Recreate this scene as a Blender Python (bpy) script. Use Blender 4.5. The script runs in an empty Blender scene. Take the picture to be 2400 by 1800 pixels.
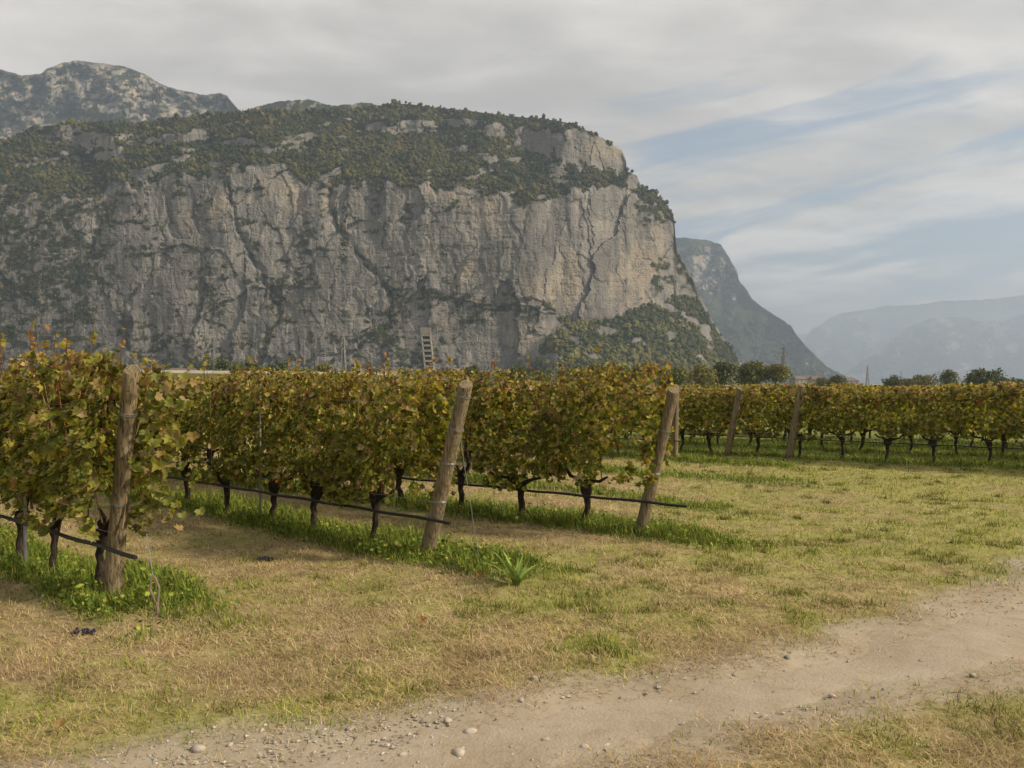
import bpy, math, random
import numpy as np
from mathutils import Vector, Matrix

# ------------------------------------------------------------------ camera, sky, sun, exposure
scene = bpy.context.scene
coll = scene.collection
CAM_H, F, CX, CY = 1.8, 1800.0, 1200.0, 900.0      # eye height (m); focal length and centre in photo pixels
cam_d = bpy.data.cameras.new('camera')
cam_d.sensor_width = 36.0
cam_d.lens = 36.0 * F / 2400.0
cam_d.clip_start, cam_d.clip_end = 0.05, 60000.0
cam = bpy.data.objects.new('camera', cam_d)
cam.location = (0, 0, CAM_H)
cam.rotation_euler = (math.radians(90), 0, 0)
coll.objects.link(cam)
scene.camera = cam

SUN_AZ, SUN_EL = math.radians(102), math.radians(36)   # azimuth from +Y towards +X
SUN_DIR = Vector((math.cos(SUN_EL) * math.sin(SUN_AZ), math.cos(SUN_EL) * math.cos(SUN_AZ), math.sin(SUN_EL)))

world = bpy.data.worlds.new('World')
scene.world = world
world.use_nodes = True
wt = world.node_tree
wt.nodes.clear()


def wn(t, **kw):
    n = wt.nodes.new(t)
    for k, v in kw.items():
        setattr(n, k, v)
    return n


def wmath(op, a, b=None, clamp=False):
    n = wn('ShaderNodeMath', operation=op, use_clamp=clamp)
    for i, v in enumerate((a, b)):
        if v is None:
            continue
        if isinstance(v, (int, float)):
            n.inputs[i].default_value = v
        else:
            wt.links.new(v, n.inputs[i])
    return n.outputs[0]


def wsmooth(v, a, b):
    n = wn('ShaderNodeMapRange', interpolation_type='SMOOTHSTEP')
    n.inputs['From Min'].default_value, n.inputs['From Max'].default_value = a, b
    wt.links.new(v, n.inputs['Value'])
    return n.outputs['Result']


def wmix(fac, a, b):
    n = wn('ShaderNodeMix', data_type='RGBA')
    if isinstance(fac, (int, float)):
        n.inputs[0].default_value = fac
    else:
        wt.links.new(fac, n.inputs[0])
    for i, v in ((6, a), (7, b)):
        if isinstance(v, tuple):
            n.inputs[i].default_value = v + (1,)
        else:
            wt.links.new(v, n.inputs[i])
    return n.outputs[2]


tc = wn('ShaderNodeTexCoord')
sep = wn('ShaderNodeSeparateXYZ')
wt.links.new(tc.outputs['Generated'], sep.inputs[0])
sx, sy, sz = sep.outputs
zc = wmath('ADD', wmath('MAXIMUM', sz, 0.0), 0.16)
comb = wn('ShaderNodeCombineXYZ')
wt.links.new(wmath('DIVIDE', sx, zc), comb.inputs[0])
wt.links.new(wmath('DIVIDE', sy, zc), comb.inputs[1])


def wnoise(scale, loc, rot, stretch, detail=6, rough=0.55, dist=0.3):
    mp = wn('ShaderNodeMapping')
    mp.inputs['Location'].default_value = loc
    mp.inputs['Rotation'].default_value = (0, 0, rot)
    mp.inputs['Scale'].default_value = stretch
    wt.links.new(comb.outputs[0], mp.inputs[0])
    n = wn('ShaderNodeTexNoise')
    n.inputs['Scale'].default_value = scale
    n.inputs['Detail'].default_value = detail
    n.inputs['Roughness'].default_value = rough
    n.inputs['Distortion'].default_value = dist
    wt.links.new(mp.outputs[0], n.inputs['Vector'])
    return n.outputs['Fac']


sky = wn('ShaderNodeTexSky', sky_type='NISHITA')
sky.sun_disc = False
sky.sun_elevation = SUN_EL
sky.sun_rotation = SUN_AZ
sky.air_density, sky.dust_density, sky.ozone_density = 1.0, 2.0, 1.0
billow = wnoise(0.9, (3.1, 1.7, 0), 0.15, (0.8, 1.1, 1))
bandv = wn('ShaderNodeCombineXYZ')
wt.links.new(wmath('MULTIPLY', sx, 1.1), bandv.inputs[0])
wt.links.new(wmath('SUBTRACT', wmath('MULTIPLY', sz, 7.5), wmath('MULTIPLY', sx, 1.1)), bandv.inputs[1])
wt.links.new(wmath('MULTIPLY', sy, 0.8), bandv.inputs[2])
streakn = wn('ShaderNodeTexNoise')
streakn.inputs['Scale'].default_value = 2.9
streakn.inputs['Detail'].default_value = 7
streakn.inputs['Roughness'].default_value = 0.55
streakn.inputs['Distortion'].default_value = 0.7
wt.links.new(bandv.outputs[0], streakn.inputs['Vector'])
streak = streakn.outputs['Fac']
fine = wnoise(3.4, (7.0, 2.0, 0), 0.1, (0.7, 1.2, 1), detail=7)
# clear air to the right, low above the valley mouth; thin cloud sheet elsewhere
side = wsmooth(wmath('DIVIDE', sx, wmath('MAXIMUM', wmath('ABSOLUTE', sy), 0.2)), -0.02, 0.22)
low = wmath('SUBTRACT', 1.0, wsmooth(sz, 0.24, 0.46))
clear = wmath('MULTIPLY', side, low)
cov = wmath('ADD', wmath('MULTIPLY', streak, 1.15), wmath('MULTIPLY', fine, 0.30))
cov = wmath('ADD', cov, wmath('MULTIPLY', wmath('SUBTRACT', 1.0, clear), 0.42))
cov = wmath('ADD', cov, wmath('MULTIPLY', wmath('SUBTRACT', 1.0, wsmooth(sz, 0.05, 0.17)), 0.16))
cover = wsmooth(cov, 0.61, 0.88)
bright = wsmooth(wmath('ADD', wmath('MULTIPLY', billow, 0.75), wmath('MULTIPLY', fine, 0.55)), 0.46, 0.84)
cloud = wmix(bright, (4.55, 4.3, 4.0), (7.9, 7.35, 6.8))
skyblue = wmix(0.6, sky.outputs[0], (3.5, 4.25, 4.9))
skycol = wmix(wmath('MULTIPLY', cover, 0.95), skyblue, cloud)
bg = wn('ShaderNodeBackground')
bg.inputs['Strength'].default_value = 0.0875
wt.links.new(skycol, bg.inputs['Color'])
wo = wn('ShaderNodeOutputWorld')
wt.links.new(bg.outputs[0], wo.inputs['Surface'])

sun_d = bpy.data.lights.new('sun', 'SUN')
sun_d.energy = 5.0
sun_d.angle = math.radians(6.0)
sun_d.color = (1.0, 0.86, 0.68)
sun = bpy.data.objects.new('sun', sun_d)
sun.rotation_euler = SUN_DIR.to_track_quat('Z', 'Y').to_euler()
sun.location = (30, 10, 40)
coll.objects.link(sun)

vs = scene.view_settings
vs.view_transform = 'Standard'
vs.look = 'None'
vs.gamma = 1.0
vs.exposure = 0.46
vs.use_curve_mapping = False
scene.render.engine = 'CYCLES'
cyc = scene.cycles
cyc.use_denoising = True
try:
    cyc.denoiser = 'OPENIMAGEDENOISE'
except Exception:
    pass
cyc.max_bounces = 6
cyc.diffuse_bounces = 3
cyc.glossy_bounces = 1
cyc.transmission_bounces = 4
cyc.volume_bounces = 0
cyc.transparent_max_bounces = 4
cyc.use_adaptive_sampling = True
cyc.adaptive_threshold = 0.02

random.seed(11)
rng = np.random.default_rng(11)


# ------------------------------------------------------------------ numeric helpers
def _hash(ix, iy, iz, seed):
    h = (ix.astype(np.uint32) * np.uint32(374761393) + iy.astype(np.uint32) * np.uint32(668265263)
         + iz.astype(np.uint32) * np.uint32(2147483647) + np.uint32(seed) * np.uint32(974634541))
    h = (h ^ (h >> np.uint32(13))) * np.uint32(1274126177)
    h = h ^ (h >> np.uint32(16))
    return (h & np.uint32(0xFFFFFF)).astype(np.float64) / float(0xFFFFFF)


def vn(x, y, z=None, seed=0):
    """value noise in [0, 1]"""
    x, y = np.asarray(x, float), np.asarray(y, float)
    x, y = np.broadcast_arrays(x, y)
    xi, yi = np.floor(x).astype(np.int64), np.floor(y).astype(np.int64)
    fx, fy = x - xi, y - yi
    fx, fy = fx * fx * (3 - 2 * fx), fy * fy * (3 - 2 * fy)
    if z is None:
        zi = np.zeros_like(xi)
        a = _hash(xi, yi, zi, seed) * (1 - fx) + _hash(xi + 1, yi, zi, seed) * fx
        b = _hash(xi, yi + 1, zi, seed) * (1 - fx) + _hash(xi + 1, yi + 1, zi, seed) * fx
        return a * (1 - fy) + b * fy
    z = np.broadcast_to(np.asarray(z, float), x.shape)
    zi = np.floor(z).astype(np.int64)
    fz = z - zi
    fz = fz * fz * (3 - 2 * fz)
    out = 0
    for dz, wz in ((0, 1 - fz), (1, fz)):
        a = _hash(xi, yi, zi + dz, seed) * (1 - fx) + _hash(xi + 1, yi, zi + dz, seed) * fx
        b = _hash(xi, yi + 1, zi + dz, seed) * (1 - fx) + _hash(xi + 1, yi + 1, zi + dz, seed) * fx
        out = out + (a * (1 - fy) + b * fy) * wz
    return out


def fbm(x, y, z=None, octaves=4, seed=0, gain=0.5):
    """fractal noise, about -1 .. 1"""
    x, y = np.asarray(x, float), np.asarray(y, float)
    s, a, t = 0, 1.0, 0.0
    for o in range(octaves):
        k = 2.03 ** o
        s = s + a * (2 * vn(x * k + o * 17.3, y * k + o * 9.1, None if z is None else z * k, seed + o * 7) - 1)
        t += a
        a *= gain
    return s / t * 1.5


def worley(x, y, seed=0):
    """slabs: per point a random level, a random tilt and the distance to the nearest joint"""
    xi, yi = np.floor(x).astype(np.int64), np.floor(y).astype(np.int64)
    f1, f2 = np.full(x.shape, 9.0), np.full(x.shape, 9.0)
    lev, tilt = np.zeros(x.shape), np.zeros(x.shape)
    z0 = np.zeros_like(xi)
    for ox in (-1, 0, 1):
        for oy in (-1, 0, 1):
            cx, cy = xi + ox, yi + oy
            px_, py_ = cx + _hash(cx, cy, z0, seed), cy + _hash(cx, cy, z0 + 1, seed)
            d = np.hypot(x - px_, y - py_)
            tl = (_hash(cx, cy, z0 + 2, seed) - 0.5) * (x - px_) * 2 + (_hash(cx, cy, z0 + 3, seed) - 0.5) * (y - py_) * 2
            near = d < f1
            f2 = np.where(near, f1, np.minimum(f2, d))
            f1 = np.where(near, d, f1)
            lev = np.where(near, _hash(cx, cy, z0 + 4, seed) - 0.5, lev)
            tilt = np.where(near, tl, tilt)
    return lev, tilt, f2 - f1


def smooth(v, a, b):
    t = np.clip((v - a) / (b - a), 0, 1)
    return t * t * (3 - 2 * t)


def mixc(c, d, f):
    return c + (np.asarray(d) - c) * f[..., None]


def unit(v):
    return v / np.maximum(np.linalg.norm(v, axis=-1, keepdims=True), 1e-9)


def px_to_ground(px, py):
    d = F * CAM_H / (py - CY)
    return (px - CX) / F * d, d


# ------------------------------------------------------------------ mesh helpers
def np_mesh(name, V, faces, col=None, smooth_shade=False):
    """V (n,3); faces: array (m,k) or a list of such arrays; col (n,3) point colours"""
    me = bpy.data.meshes.new(name)
    V = np.ascontiguousarray(V, dtype=np.float32)
    if not isinstance(faces, list):
        faces = [faces]
    loops = np.concatenate([np.asarray(f).ravel() for f in faces]).astype(np.int32)
    tot = np.concatenate([np.full(len(f), np.asarray(f).shape[1], np.int32) for f in faces])
    start = np.concatenate([[0], np.cumsum(tot)[:-1]]).astype(np.int32)
    me.vertices.add(len(V))
    me.vertices.foreach_set('co', V.ravel())
    me.loops.add(len(loops))
    me.loops.foreach_set('vertex_index', loops)
    me.polygons.add(len(tot))
    me.polygons.foreach_set('loop_start', start)
    me.polygons.foreach_set('loop_total', tot)
    me.polygons.foreach_set('use_smooth', np.full(len(tot), smooth_shade, dtype=bool))
    if col is not None:
        a = me.attributes.new('col', 'FLOAT_COLOR', 'POINT')
        c = np.ones((len(V), 4), np.float32)
        c[:, :3] = col
        a.data.foreach_set('color', c.ravel())
    me.update(calc_edges=True)
    me.validate()
    return me


def link(name, me, material=None, parent=None, loc=None, rotz=None):
    o = bpy.data.objects.new(name, me)
    if material is not None and me is not None and len(me.materials) == 0:
        me.materials.append(material)
    coll.objects.link(o)
    if parent is not None:
        o.parent = parent
    if loc is not None:
        o.location = loc
    if rotz is not None:
        o.rotation_euler = (0, 0, rotz)
    return o


def tag(o, label=None, cat=None, group=None, kind=None):
    for k, v in (('label', label), ('category', cat), ('group', group), ('kind', kind)):
        if v:
            o[k] = v
    return o


def thing(name, label, cat, loc=(0, 0, 0), rotz=0, group=None):
    o = bpy.data.objects.new(name, None)
    o.empty_display_size = 0.1
    coll.objects.link(o)
    o.location = loc
    o.rotation_euler = (0, 0, rotz)
    return tag(o, label, cat, group)


class MB:
    """collects boxes, tubes and prisms into one mesh"""

    def __init__(self):
        self.V, self.F3, self.F4, self.FN, self.C, self.n = [], [], [], [], [], 0

    def add(self, V, F, col=(0.5, 0.5, 0.5)):
        V = np.asarray(V, float)
        F = np.asarray(F) + self.n
        self.V.append(V)
        (self.F3 if F.shape[1] == 3 else self.F4).append(F)
        c = np.asarray(col, float)
        self.C.append(np.broadcast_to(c, V.shape) if c.ndim == 1 else c)
        self.n += len(V)

    def ngon(self, V, col=(0.5, 0.5, 0.5)):
        V = np.asarray(V, float)
        k = len(V)
        c = V.mean(0, keepdims=True)
        F = [(i, (i + 1) % k, k) for i in range(k)]
        self.add(np.vstack([V, c]), F, col)

    def box(self, lo, hi, col=(0.5, 0.5, 0.5), M=None):
        x0, y0, z0 = lo
        x1, y1, z1 = hi
        V = np.array([(x0, y0, z0), (x1, y0, z0), (x1, y1, z0), (x0, y1, z0), (x0, y0, z1), (x1, y0, z1), (x1, y1, z1), (x0, y1, z1)], float)
        if M is not None:
            V = V @ np.array(M.to_3x3()).T + np.array(M.translation)
        self.add(V, [(0, 3, 2, 1), (4, 5, 6, 7), (0, 1, 5, 4), (1, 2, 6, 5), (2, 3, 7, 6), (3, 0, 4, 7)], col)

    def tube(self, pts, rad, k=8, col=(0.5, 0.5, 0.5), caps=True, rough=0.0, seed=0):
        P = np.asarray(pts, float)
        n = len(P)
        R = np.broadcast_to(np.asarray(rad, float), (n,))
        T = unit(np.gradient(P, axis=0))
        up = np.array([0, 0, 1.0]) if abs(T[0][2]) < 0.9 else np.array([1.0, 0, 0])
        rings = []
        a = unit(np.cross(T[0], up))
        for i in range(n):
            a = unit(a - T[i] * np.dot(a, T[i]))
            b = np.cross(T[i], a)
            th = np.linspace(0, 2 * math.pi, k, endpoint=False)
            r = np.full(k, R[i])
            if rough:
                r = r * (1 + rough * (2 * vn(th * 1.3 + 5, np.full(k, i * 0.8), None, seed) - 1))
            rings.append(P[i] + (np.cos(th)[:, None] * a + np.sin(th)[:, None] * b) * r[:, None])
        V = np.vstack(rings)
        F = []
        for i in range(n - 1):
            for j in range(k):
                F.append((i * k + j, i * k + (j + 1) % k, (i + 1) * k + (j + 1) % k, (i + 1) * k + j))
        self.add(V, F, col)
        if caps:
            self.ngon(rings[0][::-1], col)
            self.ngon(rings[-1], col)

    def mesh(self, name, smooth_shade=False):
        fs = [np.vstack(f) for f in (self.F3, self.F4) if f]
        return np_mesh(name, np.vstack(self.V), fs, np.vstack(self.C), smooth_shade)

    def build(self, name, material, parent=None, loc=None, rotz=None, smooth_shade=False):
        return link(name, self.mesh(name, smooth_shade), material, parent, loc, rotz)


# ------------------------------------------------------------------ materials
class Mat:
    def __init__(self, name, rough=0.8, spec=0.3):
        self.m = bpy.data.materials.new(name)
        self.m.use_nodes = True
        self.t = self.m.node_tree
        self.b = self.t.nodes['Principled BSDF']
        self.b.inputs['Roughness'].default_value = rough
        self.b.inputs['Specular IOR Level'].default_value = spec

    def node(self, t, **kw):
        n = self.t.nodes.new(t)
        for k, v in kw.items():
            setattr(n, k, v)
        return n

    def put(self, sock, v):
        if isinstance(v, (int, float)):
            sock.default_value = v
        elif isinstance(v, tuple):
            sock.default_value = v + (1,) if len(v) == 3 and sock.type == 'RGBA' else v
        else:
            self.t.links.new(v, sock)

    def attr(self, name='col'):
        return self.node('ShaderNodeAttribute', attribute_name=name).outputs['Color']

    def coord(self, scale=(1, 1, 1), which='Object'):
        tcn = self.node('ShaderNodeTexCoord')
        if which == 'World':
            src = self.node('ShaderNodeNewGeometry').outputs['Position']
        else:
            src = tcn.outputs[which]
        mp = self.node('ShaderNodeMapping')
        mp.inputs['Scale'].default_value = scale
        self.t.links.new(src, mp.inputs[0])
        return mp.outputs[0]

    def noise(self, vec, scale, detail=4, rough=0.55, dist=0.0):
        n = self.node('ShaderNodeTexNoise')
        self.t.links.new(vec, n.inputs['Vector'])
        n.inputs['Scale'].default_value = scale
        n.inputs['Detail'].default_value = detail
        n.inputs['Roughness'].default_value = rough
        n.inputs['Distortion'].default_value = dist
        return n.outputs['Fac']

    def ramp(self, v, a, b, lo=0.0, hi=1.0):
        n = self.node('ShaderNodeMapRange', interpolation_type='SMOOTHSTEP')
        self.put(n.inputs['Value'], v)
        n.inputs['From Min'].default_value, n.inputs['From Max'].default_value = a, b
        n.inputs['To Min'].default_value, n.inputs['To Max'].default_value = lo, hi
        return n.outputs['Result']

    def mix(self, fac, a, b, blend='MIX'):
        n = self.node('ShaderNodeMix', data_type='RGBA', blend_type=blend)
        self.put(n.inputs[0], fac)
        self.put(n.inputs[6], a)
        self.put(n.inputs[7], b)
        return n.outputs[2]

    def math(self, op, a, b):
        n = self.node('ShaderNodeMath', operation=op)
        self.put(n.inputs[0], a)
        self.put(n.inputs[1], b)
        return n.outputs[0]

    def bump(self, h, strength, dist):
        n = self.node('ShaderNodeBump')
        n.inputs['Strength'].default_value = strength
        n.inputs['Distance'].default_value = dist
        self.t.links.new(h, n.inputs['Height'])
        self.t.links.new(n.outputs[0], self.b.inputs['Normal'])

    def color(self, c):
        self.put(self.b.inputs['Base Color'], c)

    def translucent(self, c, fac):
        tr = self.node('ShaderNodeBsdfTranslucent')
        self.put(tr.inputs['Color'], c)
        mx = self.node('ShaderNodeMixShader')
        mx.inputs[0].default_value = fac
        out = self.t.nodes['Material Output']
        self.t.links.new(self.b.outputs[0], mx.inputs[1])
        self.t.links.new(tr.outputs[0], mx.inputs[2])
        self.t.links.new(mx.outputs[0], out.inputs['Surface'])


def m_leaf():
    M = Mat('vine_leaf', 0.6, 0.25)
    c = M.attr()
    n = M.noise(M.coord((1, 1, 1)), 40, 3)
    c = M.mix(M.ramp(n, 0.35, 0.7, 0.0, 0.35), c, (0.19, 0.12, 0.045))
    M.color(c)
    M.translucent(M.mix(1.0, c, (1.4, 1.3, 0.6), 'MULTIPLY'), 0.40)
    return M.m


def m_attr(name, rough=0.85, spec=0.2, grain=None, trans=0.0):
    M = Mat(name, rough, spec)
    c = M.attr()
    if grain:
        scale, amt = grain
        n = M.noise(M.coord(), scale, 4)
        c = M.mix(M.ramp(n, 0.3, 0.7, 0.0, amt), c, M.mix(1.0, c, (0.5, 0.48, 0.45), 'MULTIPLY'))
    M.color(c)
    if trans:
        M.translucent(c, trans)
    return M.m


def m_wood():
    M = Mat('weathered_post_wood', 0.85, 0.2)
    v = M.coord((1, 1, 0.06))
    g = M.noise(v, 60, 6, 0.65, 0.4)
    st = M.noise(M.coord((1, 1, 0.25)), 7, 4)
    c = M.mix(M.ramp(g, 0.32, 0.68), (0.115, 0.088, 0.050), (0.275, 0.215, 0.125))
    c = M.mix(M.ramp(st, 0.45, 0.75, 0, 0.7), c, (0.165, 0.135, 0.09))
    ck = M.noise(M.coord((1, 1, 0.035)), 28, 3, 0.5, 0.3)
    ckm = M.ramp(M.math('ABSOLUTE', M.math('SUBTRACT', ck, 0.5), 0.0), 0.0, 0.022, 1.0, 0.0)
    kn = M.noise(M.coord((1, 1, 0.7)), 9, 2)
    c = M.mix(M.ramp(kn, 0.68, 0.76, 0, 0.7), c, (0.06, 0.04, 0.022))
    c = M.mix(M.math('MULTIPLY', ckm, 0.8), c, (0.03, 0.022, 0.014))
    M.color(c)
    M.bump(M.math('SUBTRACT', g, ckm), 0.8, 0.010)
    return M.m


def m_bark():
    M = Mat('vine_bark', 0.95, 0.1)
    g = M.noise(M.coord((1, 1, 0.2)), 70, 5, 0.7, 0.5)
    M.color(M.mix(M.ramp(g, 0.3, 0.7), (0.014, 0.010, 0.008), (0.070, 0.053, 0.040)))
    M.bump(g, 1.0, 0.012)
    return M.m


def m_rock():
    M = Mat('limestone', 0.95, 0.1)
    c = M.attr()
    p = M.coord((1, 1, 1), 'World')
    n1 = M.noise(M.coord((1, 1, 0.35), 'World'), 0.06, 6, 0.65)
    n2 = M.noise(M.coord((1, 1, 3.0), 'World'), 0.12, 5, 0.7)
    h = M.math('ADD', n1, M.math('MULTIPLY', n2, 0.5))
    c = M.mix(M.ramp(n1, 0.3, 0.7, 0.0, 0.45), c, M.mix(1.0, c, (0.55, 0.54, 0.54), 'MULTIPLY'))
    M.color(c)
    M.bump(h, 0.8, 9.0)
    return M.m


def dust_colour(M, p):
    """pale trodden earth with straw coloured, gravelly and darker blotches"""
    a = M.noise(p, 1.6, 5, 0.65, 0.5)
    m = M.noise(p, 7.0, 6, 0.7, 0.6)
    b = M.noise(p, 34, 6, 0.75)
    c = M.mix(M.ramp(a, 0.3, 0.7), (0.25, 0.20, 0.14), (0.345, 0.29, 0.22))
    c = M.mix(M.ramp(m, 0.5, 0.72, 0, 0.65), c, (0.21, 0.16, 0.09))
    c = M.mix(M.ramp(m, 0.28, 0.42, 0.5, 0), c, (0.38, 0.335, 0.27))
    c = M.mix(M.ramp(b, 0.35, 0.7, 0, 0.55), c, (0.33, 0.285, 0.215))
    c = M.mix(M.ramp(b, 0.60, 0.78, 0, 0.75), c, (0.15, 0.11, 0.07))
    return c


def m_ground():
    M = Mat('meadow_soil', 0.95, 0.1)
    p = M.coord((1, 1, 1), 'World')
    a = M.noise(p, 0.55, 5, 0.6, 0.3)
    b = M.noise(p, 5.0, 6, 0.7, 0.4)
    s = M.noise(M.coord((1.0, 3.0, 1), 'World'), 38, 5, 0.75, 1.2)
    c = M.mix(M.ramp(b, 0.35, 0.65), (0.20, 0.148, 0.08), (0.345, 0.268, 0.15))
    c = M.mix(M.ramp(s, 0.4, 0.7, 0, 0.6), c, (0.30, 0.245, 0.12))
    sp_ = M.node('ShaderNodeSeparateColor')
    M.t.links.new(M.attr(), sp_.inputs[0])
    c = M.mix(M.math('MULTIPLY', sp_.outputs[2], 0.7), c, M.mix(M.ramp(b, 0.3, 0.7), (0.16, 0.18, 0.03), (0.27, 0.27, 0.065)))
    c = M.mix(M.math('MULTIPLY', sp_.outputs[1], 0.85), c, M.mix(M.ramp(b, 0.3, 0.7), (0.075, 0.105, 0.022), (0.16, 0.185, 0.04)))
    dn = M.math('ADD', sp_.outputs[0], M.math('MULTIPLY', M.math('SUBTRACT', b, 0.5), 0.9))
    c = M.mix(M.ramp(dn, 0.2, 0.8, 0, 0.95), c, dust_colour(M, p))
    M.color(c)
    M.bump(M.math('ADD', b, M.math('MULTIPLY', s, 0.6)), 0.5, 0.012)
    return M.m


def m_track():
    M = Mat('pale_track_dust', 0.95, 0.1)
    p = M.coord((1, 1, 1), 'World')
    b = M.noise(p, 30, 6, 0.75)
    v = M.node('ShaderNodeTexVoronoi')
    v.inputs['Scale'].default_value = 55
    M.t.links.new(p, v.inputs['Vector'])
    M.color(dust_colour(M, p))
    M.bump(M.math('ADD', b, M.math('MULTIPLY', v.outputs['Distance'], 0.5)), 0.55, 0.010)
    return M.m


def m_plain(name, colr, rough=0.7, spec=0.3, metal=0.0):
    M = Mat(name, rough, spec)
    n = M.noise(M.coord(), 14, 4)
    c2 = tuple(x * 0.6 for x in colr)
    M.color(M.mix(M.ramp(n, 0.4, 0.8, 0, 0.6), colr, c2))
    M.b.inputs['Metallic'].default_value = metal
    return M.m


MAT = dict(leaf=m_leaf(), wood=m_wood(), bark=m_bark(), rock=m_rock(), ground=m_ground(), track=m_track(),
           forest=m_attr('forest_crowns', 0.95, 0.05), blade=m_attr('grass_blade', 0.75, 0.15, None, 0.2),
           tree_leaf=m_attr('tree_leaf', 0.8, 0.15, None, 0.15), stone=m_attr('pale_stone', 0.9, 0.15, (18, 0.6)),
           cane=m_attr('cane_bark', 0.8, 0.2), wall=m_attr('plaster_and_tile', 0.9, 0.15, (0.35, 0.5)),
           pipe=m_plain('black_pipe', (0.014, 0.014, 0.014), 0.45, 0.4), wire=m_plain('galvanised_wire', (0.30, 0.30, 0.29), 0.45, 0.5, 0.6),
           steel=m_plain('pylon_steel', (0.17, 0.17, 0.17), 0.6, 0.4, 0.3), grape=m_plain('grape_skin', (0.018, 0.016, 0.035), 0.35, 0.5),
           tie=m_plain('rusty_tie', (0.20, 0.15, 0.11), 0.7, 0.3))

# ------------------------------------------------------------------ the lie of the land
TRACK = np.array([(-5.5, 0.6), (-3.2, 2.05), (-1.15, 3.2), (0.2, 3.86), (1.1, 4.32), (1.95, 4.72), (3.05, 5.22), (4.6, 6.2), (7.4, 8.6), (11.5, 13.2)])
TRACK_W = np.array([0.6, 0.52, 0.46, 0.38, 0.30, 0.30, 0.36, 0.44, 0.5, 0.55])
ROW_ANG = math.radians(38.5)


def rowdir(deg):
    a = math.radians(deg)
    return np.array([-math.cos(a), math.sin(a)])


# name, end point, angle, first and last position along the row, canopy top, group phrase
ROWS = [
    dict(E=(-3.28, 6.29), ang=39.0, t0=-0.15, n=7, top=1.96),
    dict(E=(-0.873, 7.88), ang=40.0, t0=0.95, n=13, top=1.88),
    dict(E=(1.50, 8.98), ang=36.0, t0=0.75, n=14, top=1.90),
    dict(E=(-0.40, 14.0), ang=38.5, t0=0.6, n=7, top=1.75),
    dict(E=(1.65, 16.0), ang=38.5, t0=0.6, n=7, top=1.75),
    dict(E=(3.85, 18.2), ang=38.5, t0=0.5, n=7, top=1.72),
    dict(E=(15.8, 11.45), ang=38.5, t0=0.5, n=18, top=1.70),
    dict(E=(17.4, 13.49), ang=38.5, t0=0.5, n=18, top=1.68),
    dict(E=(19.0, 15.53), ang=38.5, t0=0.5, n=18, top=1.68),
    dict(E=(20.6, 17.57), ang=38.5, t0=0.5, n=18, top=1.68),
]
for r in ROWS:
    r['E'] = np.array(r['E'], float)
    r['d'] = rowdir(r['ang'])
    r['len'] = r['t0'] + r['n'] * 1.0


def track_s(x, y):
    """distance from the middle of the wheel track in half widths"""
    x, y = np.asarray(x, float), np.asarray(y, float)
    best = np.full(x.shape, 99.0)
    for i in range(len(TRACK) - 1):
        a, b = TRACK[i], TRACK[i + 1]
        ab = b - a
        t = np.clip(((x - a[0]) * ab[0] + (y - a[1]) * ab[1]) / ab.dot(ab), 0, 1)
        dx, dy = x - (a[0] + ab[0] * t), y - (a[1] + ab[1] * t)
        w = TRACK_W[i] * (1 - t) + TRACK_W[i + 1] * t
        best = np.minimum(best, np.hypot(dx, dy) / w)
    return best + 0.42 * fbm(x * 2.0, y * 2.0, None, 4, 5)


def strip_mask(x, y):
    """1 on the weedy strips below the vine rows"""
    x, y = np.asarray(x, float), np.asarray(y, float)
    m = np.zeros(x.shape)
    for i, r in enumerate(ROWS):
        rx, ry = x - r['E'][0], y - r['E'][1]
        t = rx * r['d'][0] + ry * r['d'][1]
        c = rx * -r['d'][1] + ry * r['d'][0]
        a, b = (-0.75 if i == 0 else -1.2 if i == 1 else -0.85 if i == 2 else -0.75), r['len'] + 0.5
        k = 1.0
        if i in (3, 4):        # where these rows once ran on, their weed strips still show
            a = -4.5
            k = np.where(t < -0.7, 0.55, 1.0)
        if i == 5:
            a = -3.0
        wob = 0.10 * fbm(x * 1.4, y * 1.4, None, 3, 9)
        cc = np.abs(c + (0.12 if i < 3 else 0)) + wob
        m = np.maximum(m, k * (1 - smooth(cc, 0.26, 0.52)) * smooth(t + 0.5 * fbm(x * 2.1, y * 2.1, None, 3, 10), a - 0.5, a + 0.5) * (1 - smooth(t, b, b + 0.5)))
    return m


def beyond(x, y):
    """1 under and behind the long far row, where the grass stays lush"""
    r = ROWS[6]
    c = (np.asarray(x, float) - r['E'][0]) * -r['d'][1] + (np.asarray(y, float) - r['E'][1]) * r['d'][0]
    return smooth(-c, -0.6, 0.3)


def greenness(x, y):
    g = 0.85 * fbm(x * 1.7, y * 2.3, None, 5, 81, 0.65) + 0.4 * fbm(x * 0.45, y * 0.45, None, 2, 82)
    g = g - 0.12 + 0.72 * smooth(x - 0.1 * y, -0.6, 2.0) - 0.25 * smooth(-x, -1.2, 1.5) * smooth(y, 3.9, 4.6)
    g = g + 1.4 * beyond(x, y) - 0.25 * smooth(x, 0.4, 1.2) * (1 - smooth(y - 0.62 * x, 2.9, 3.3))
    g = g + 0.7 * smooth(-y, -4.7, -4.2) * smooth(-x, 0.4, 1.4)
    return g


def gz(x, y):
    x, y = np.asarray(x, float), np.asarray(y, float)
    near = 1 - smooth(np.hypot(x, y - 8), 20, 34)
    z = 0.045 * fbm(x * 0.35, y * 0.35, None, 3, 3) + 0.014 * fbm(x * 1.6, y * 1.6, None, 2, 4) + 0.016 * fbm(x * 3.2, y * 3.2, None, 2, 6) * smooth(track_s(x, y), 0.8, 1.8)
    z = z + 0.05 * strip_mask(x, y) - 0.035 * (1 - smooth(track_s(x, y), 0.5, 1.3))
    return z * near


def gz1(x, y):
    return float(gz(np.array([x]), np.array([y]))[0])


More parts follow.
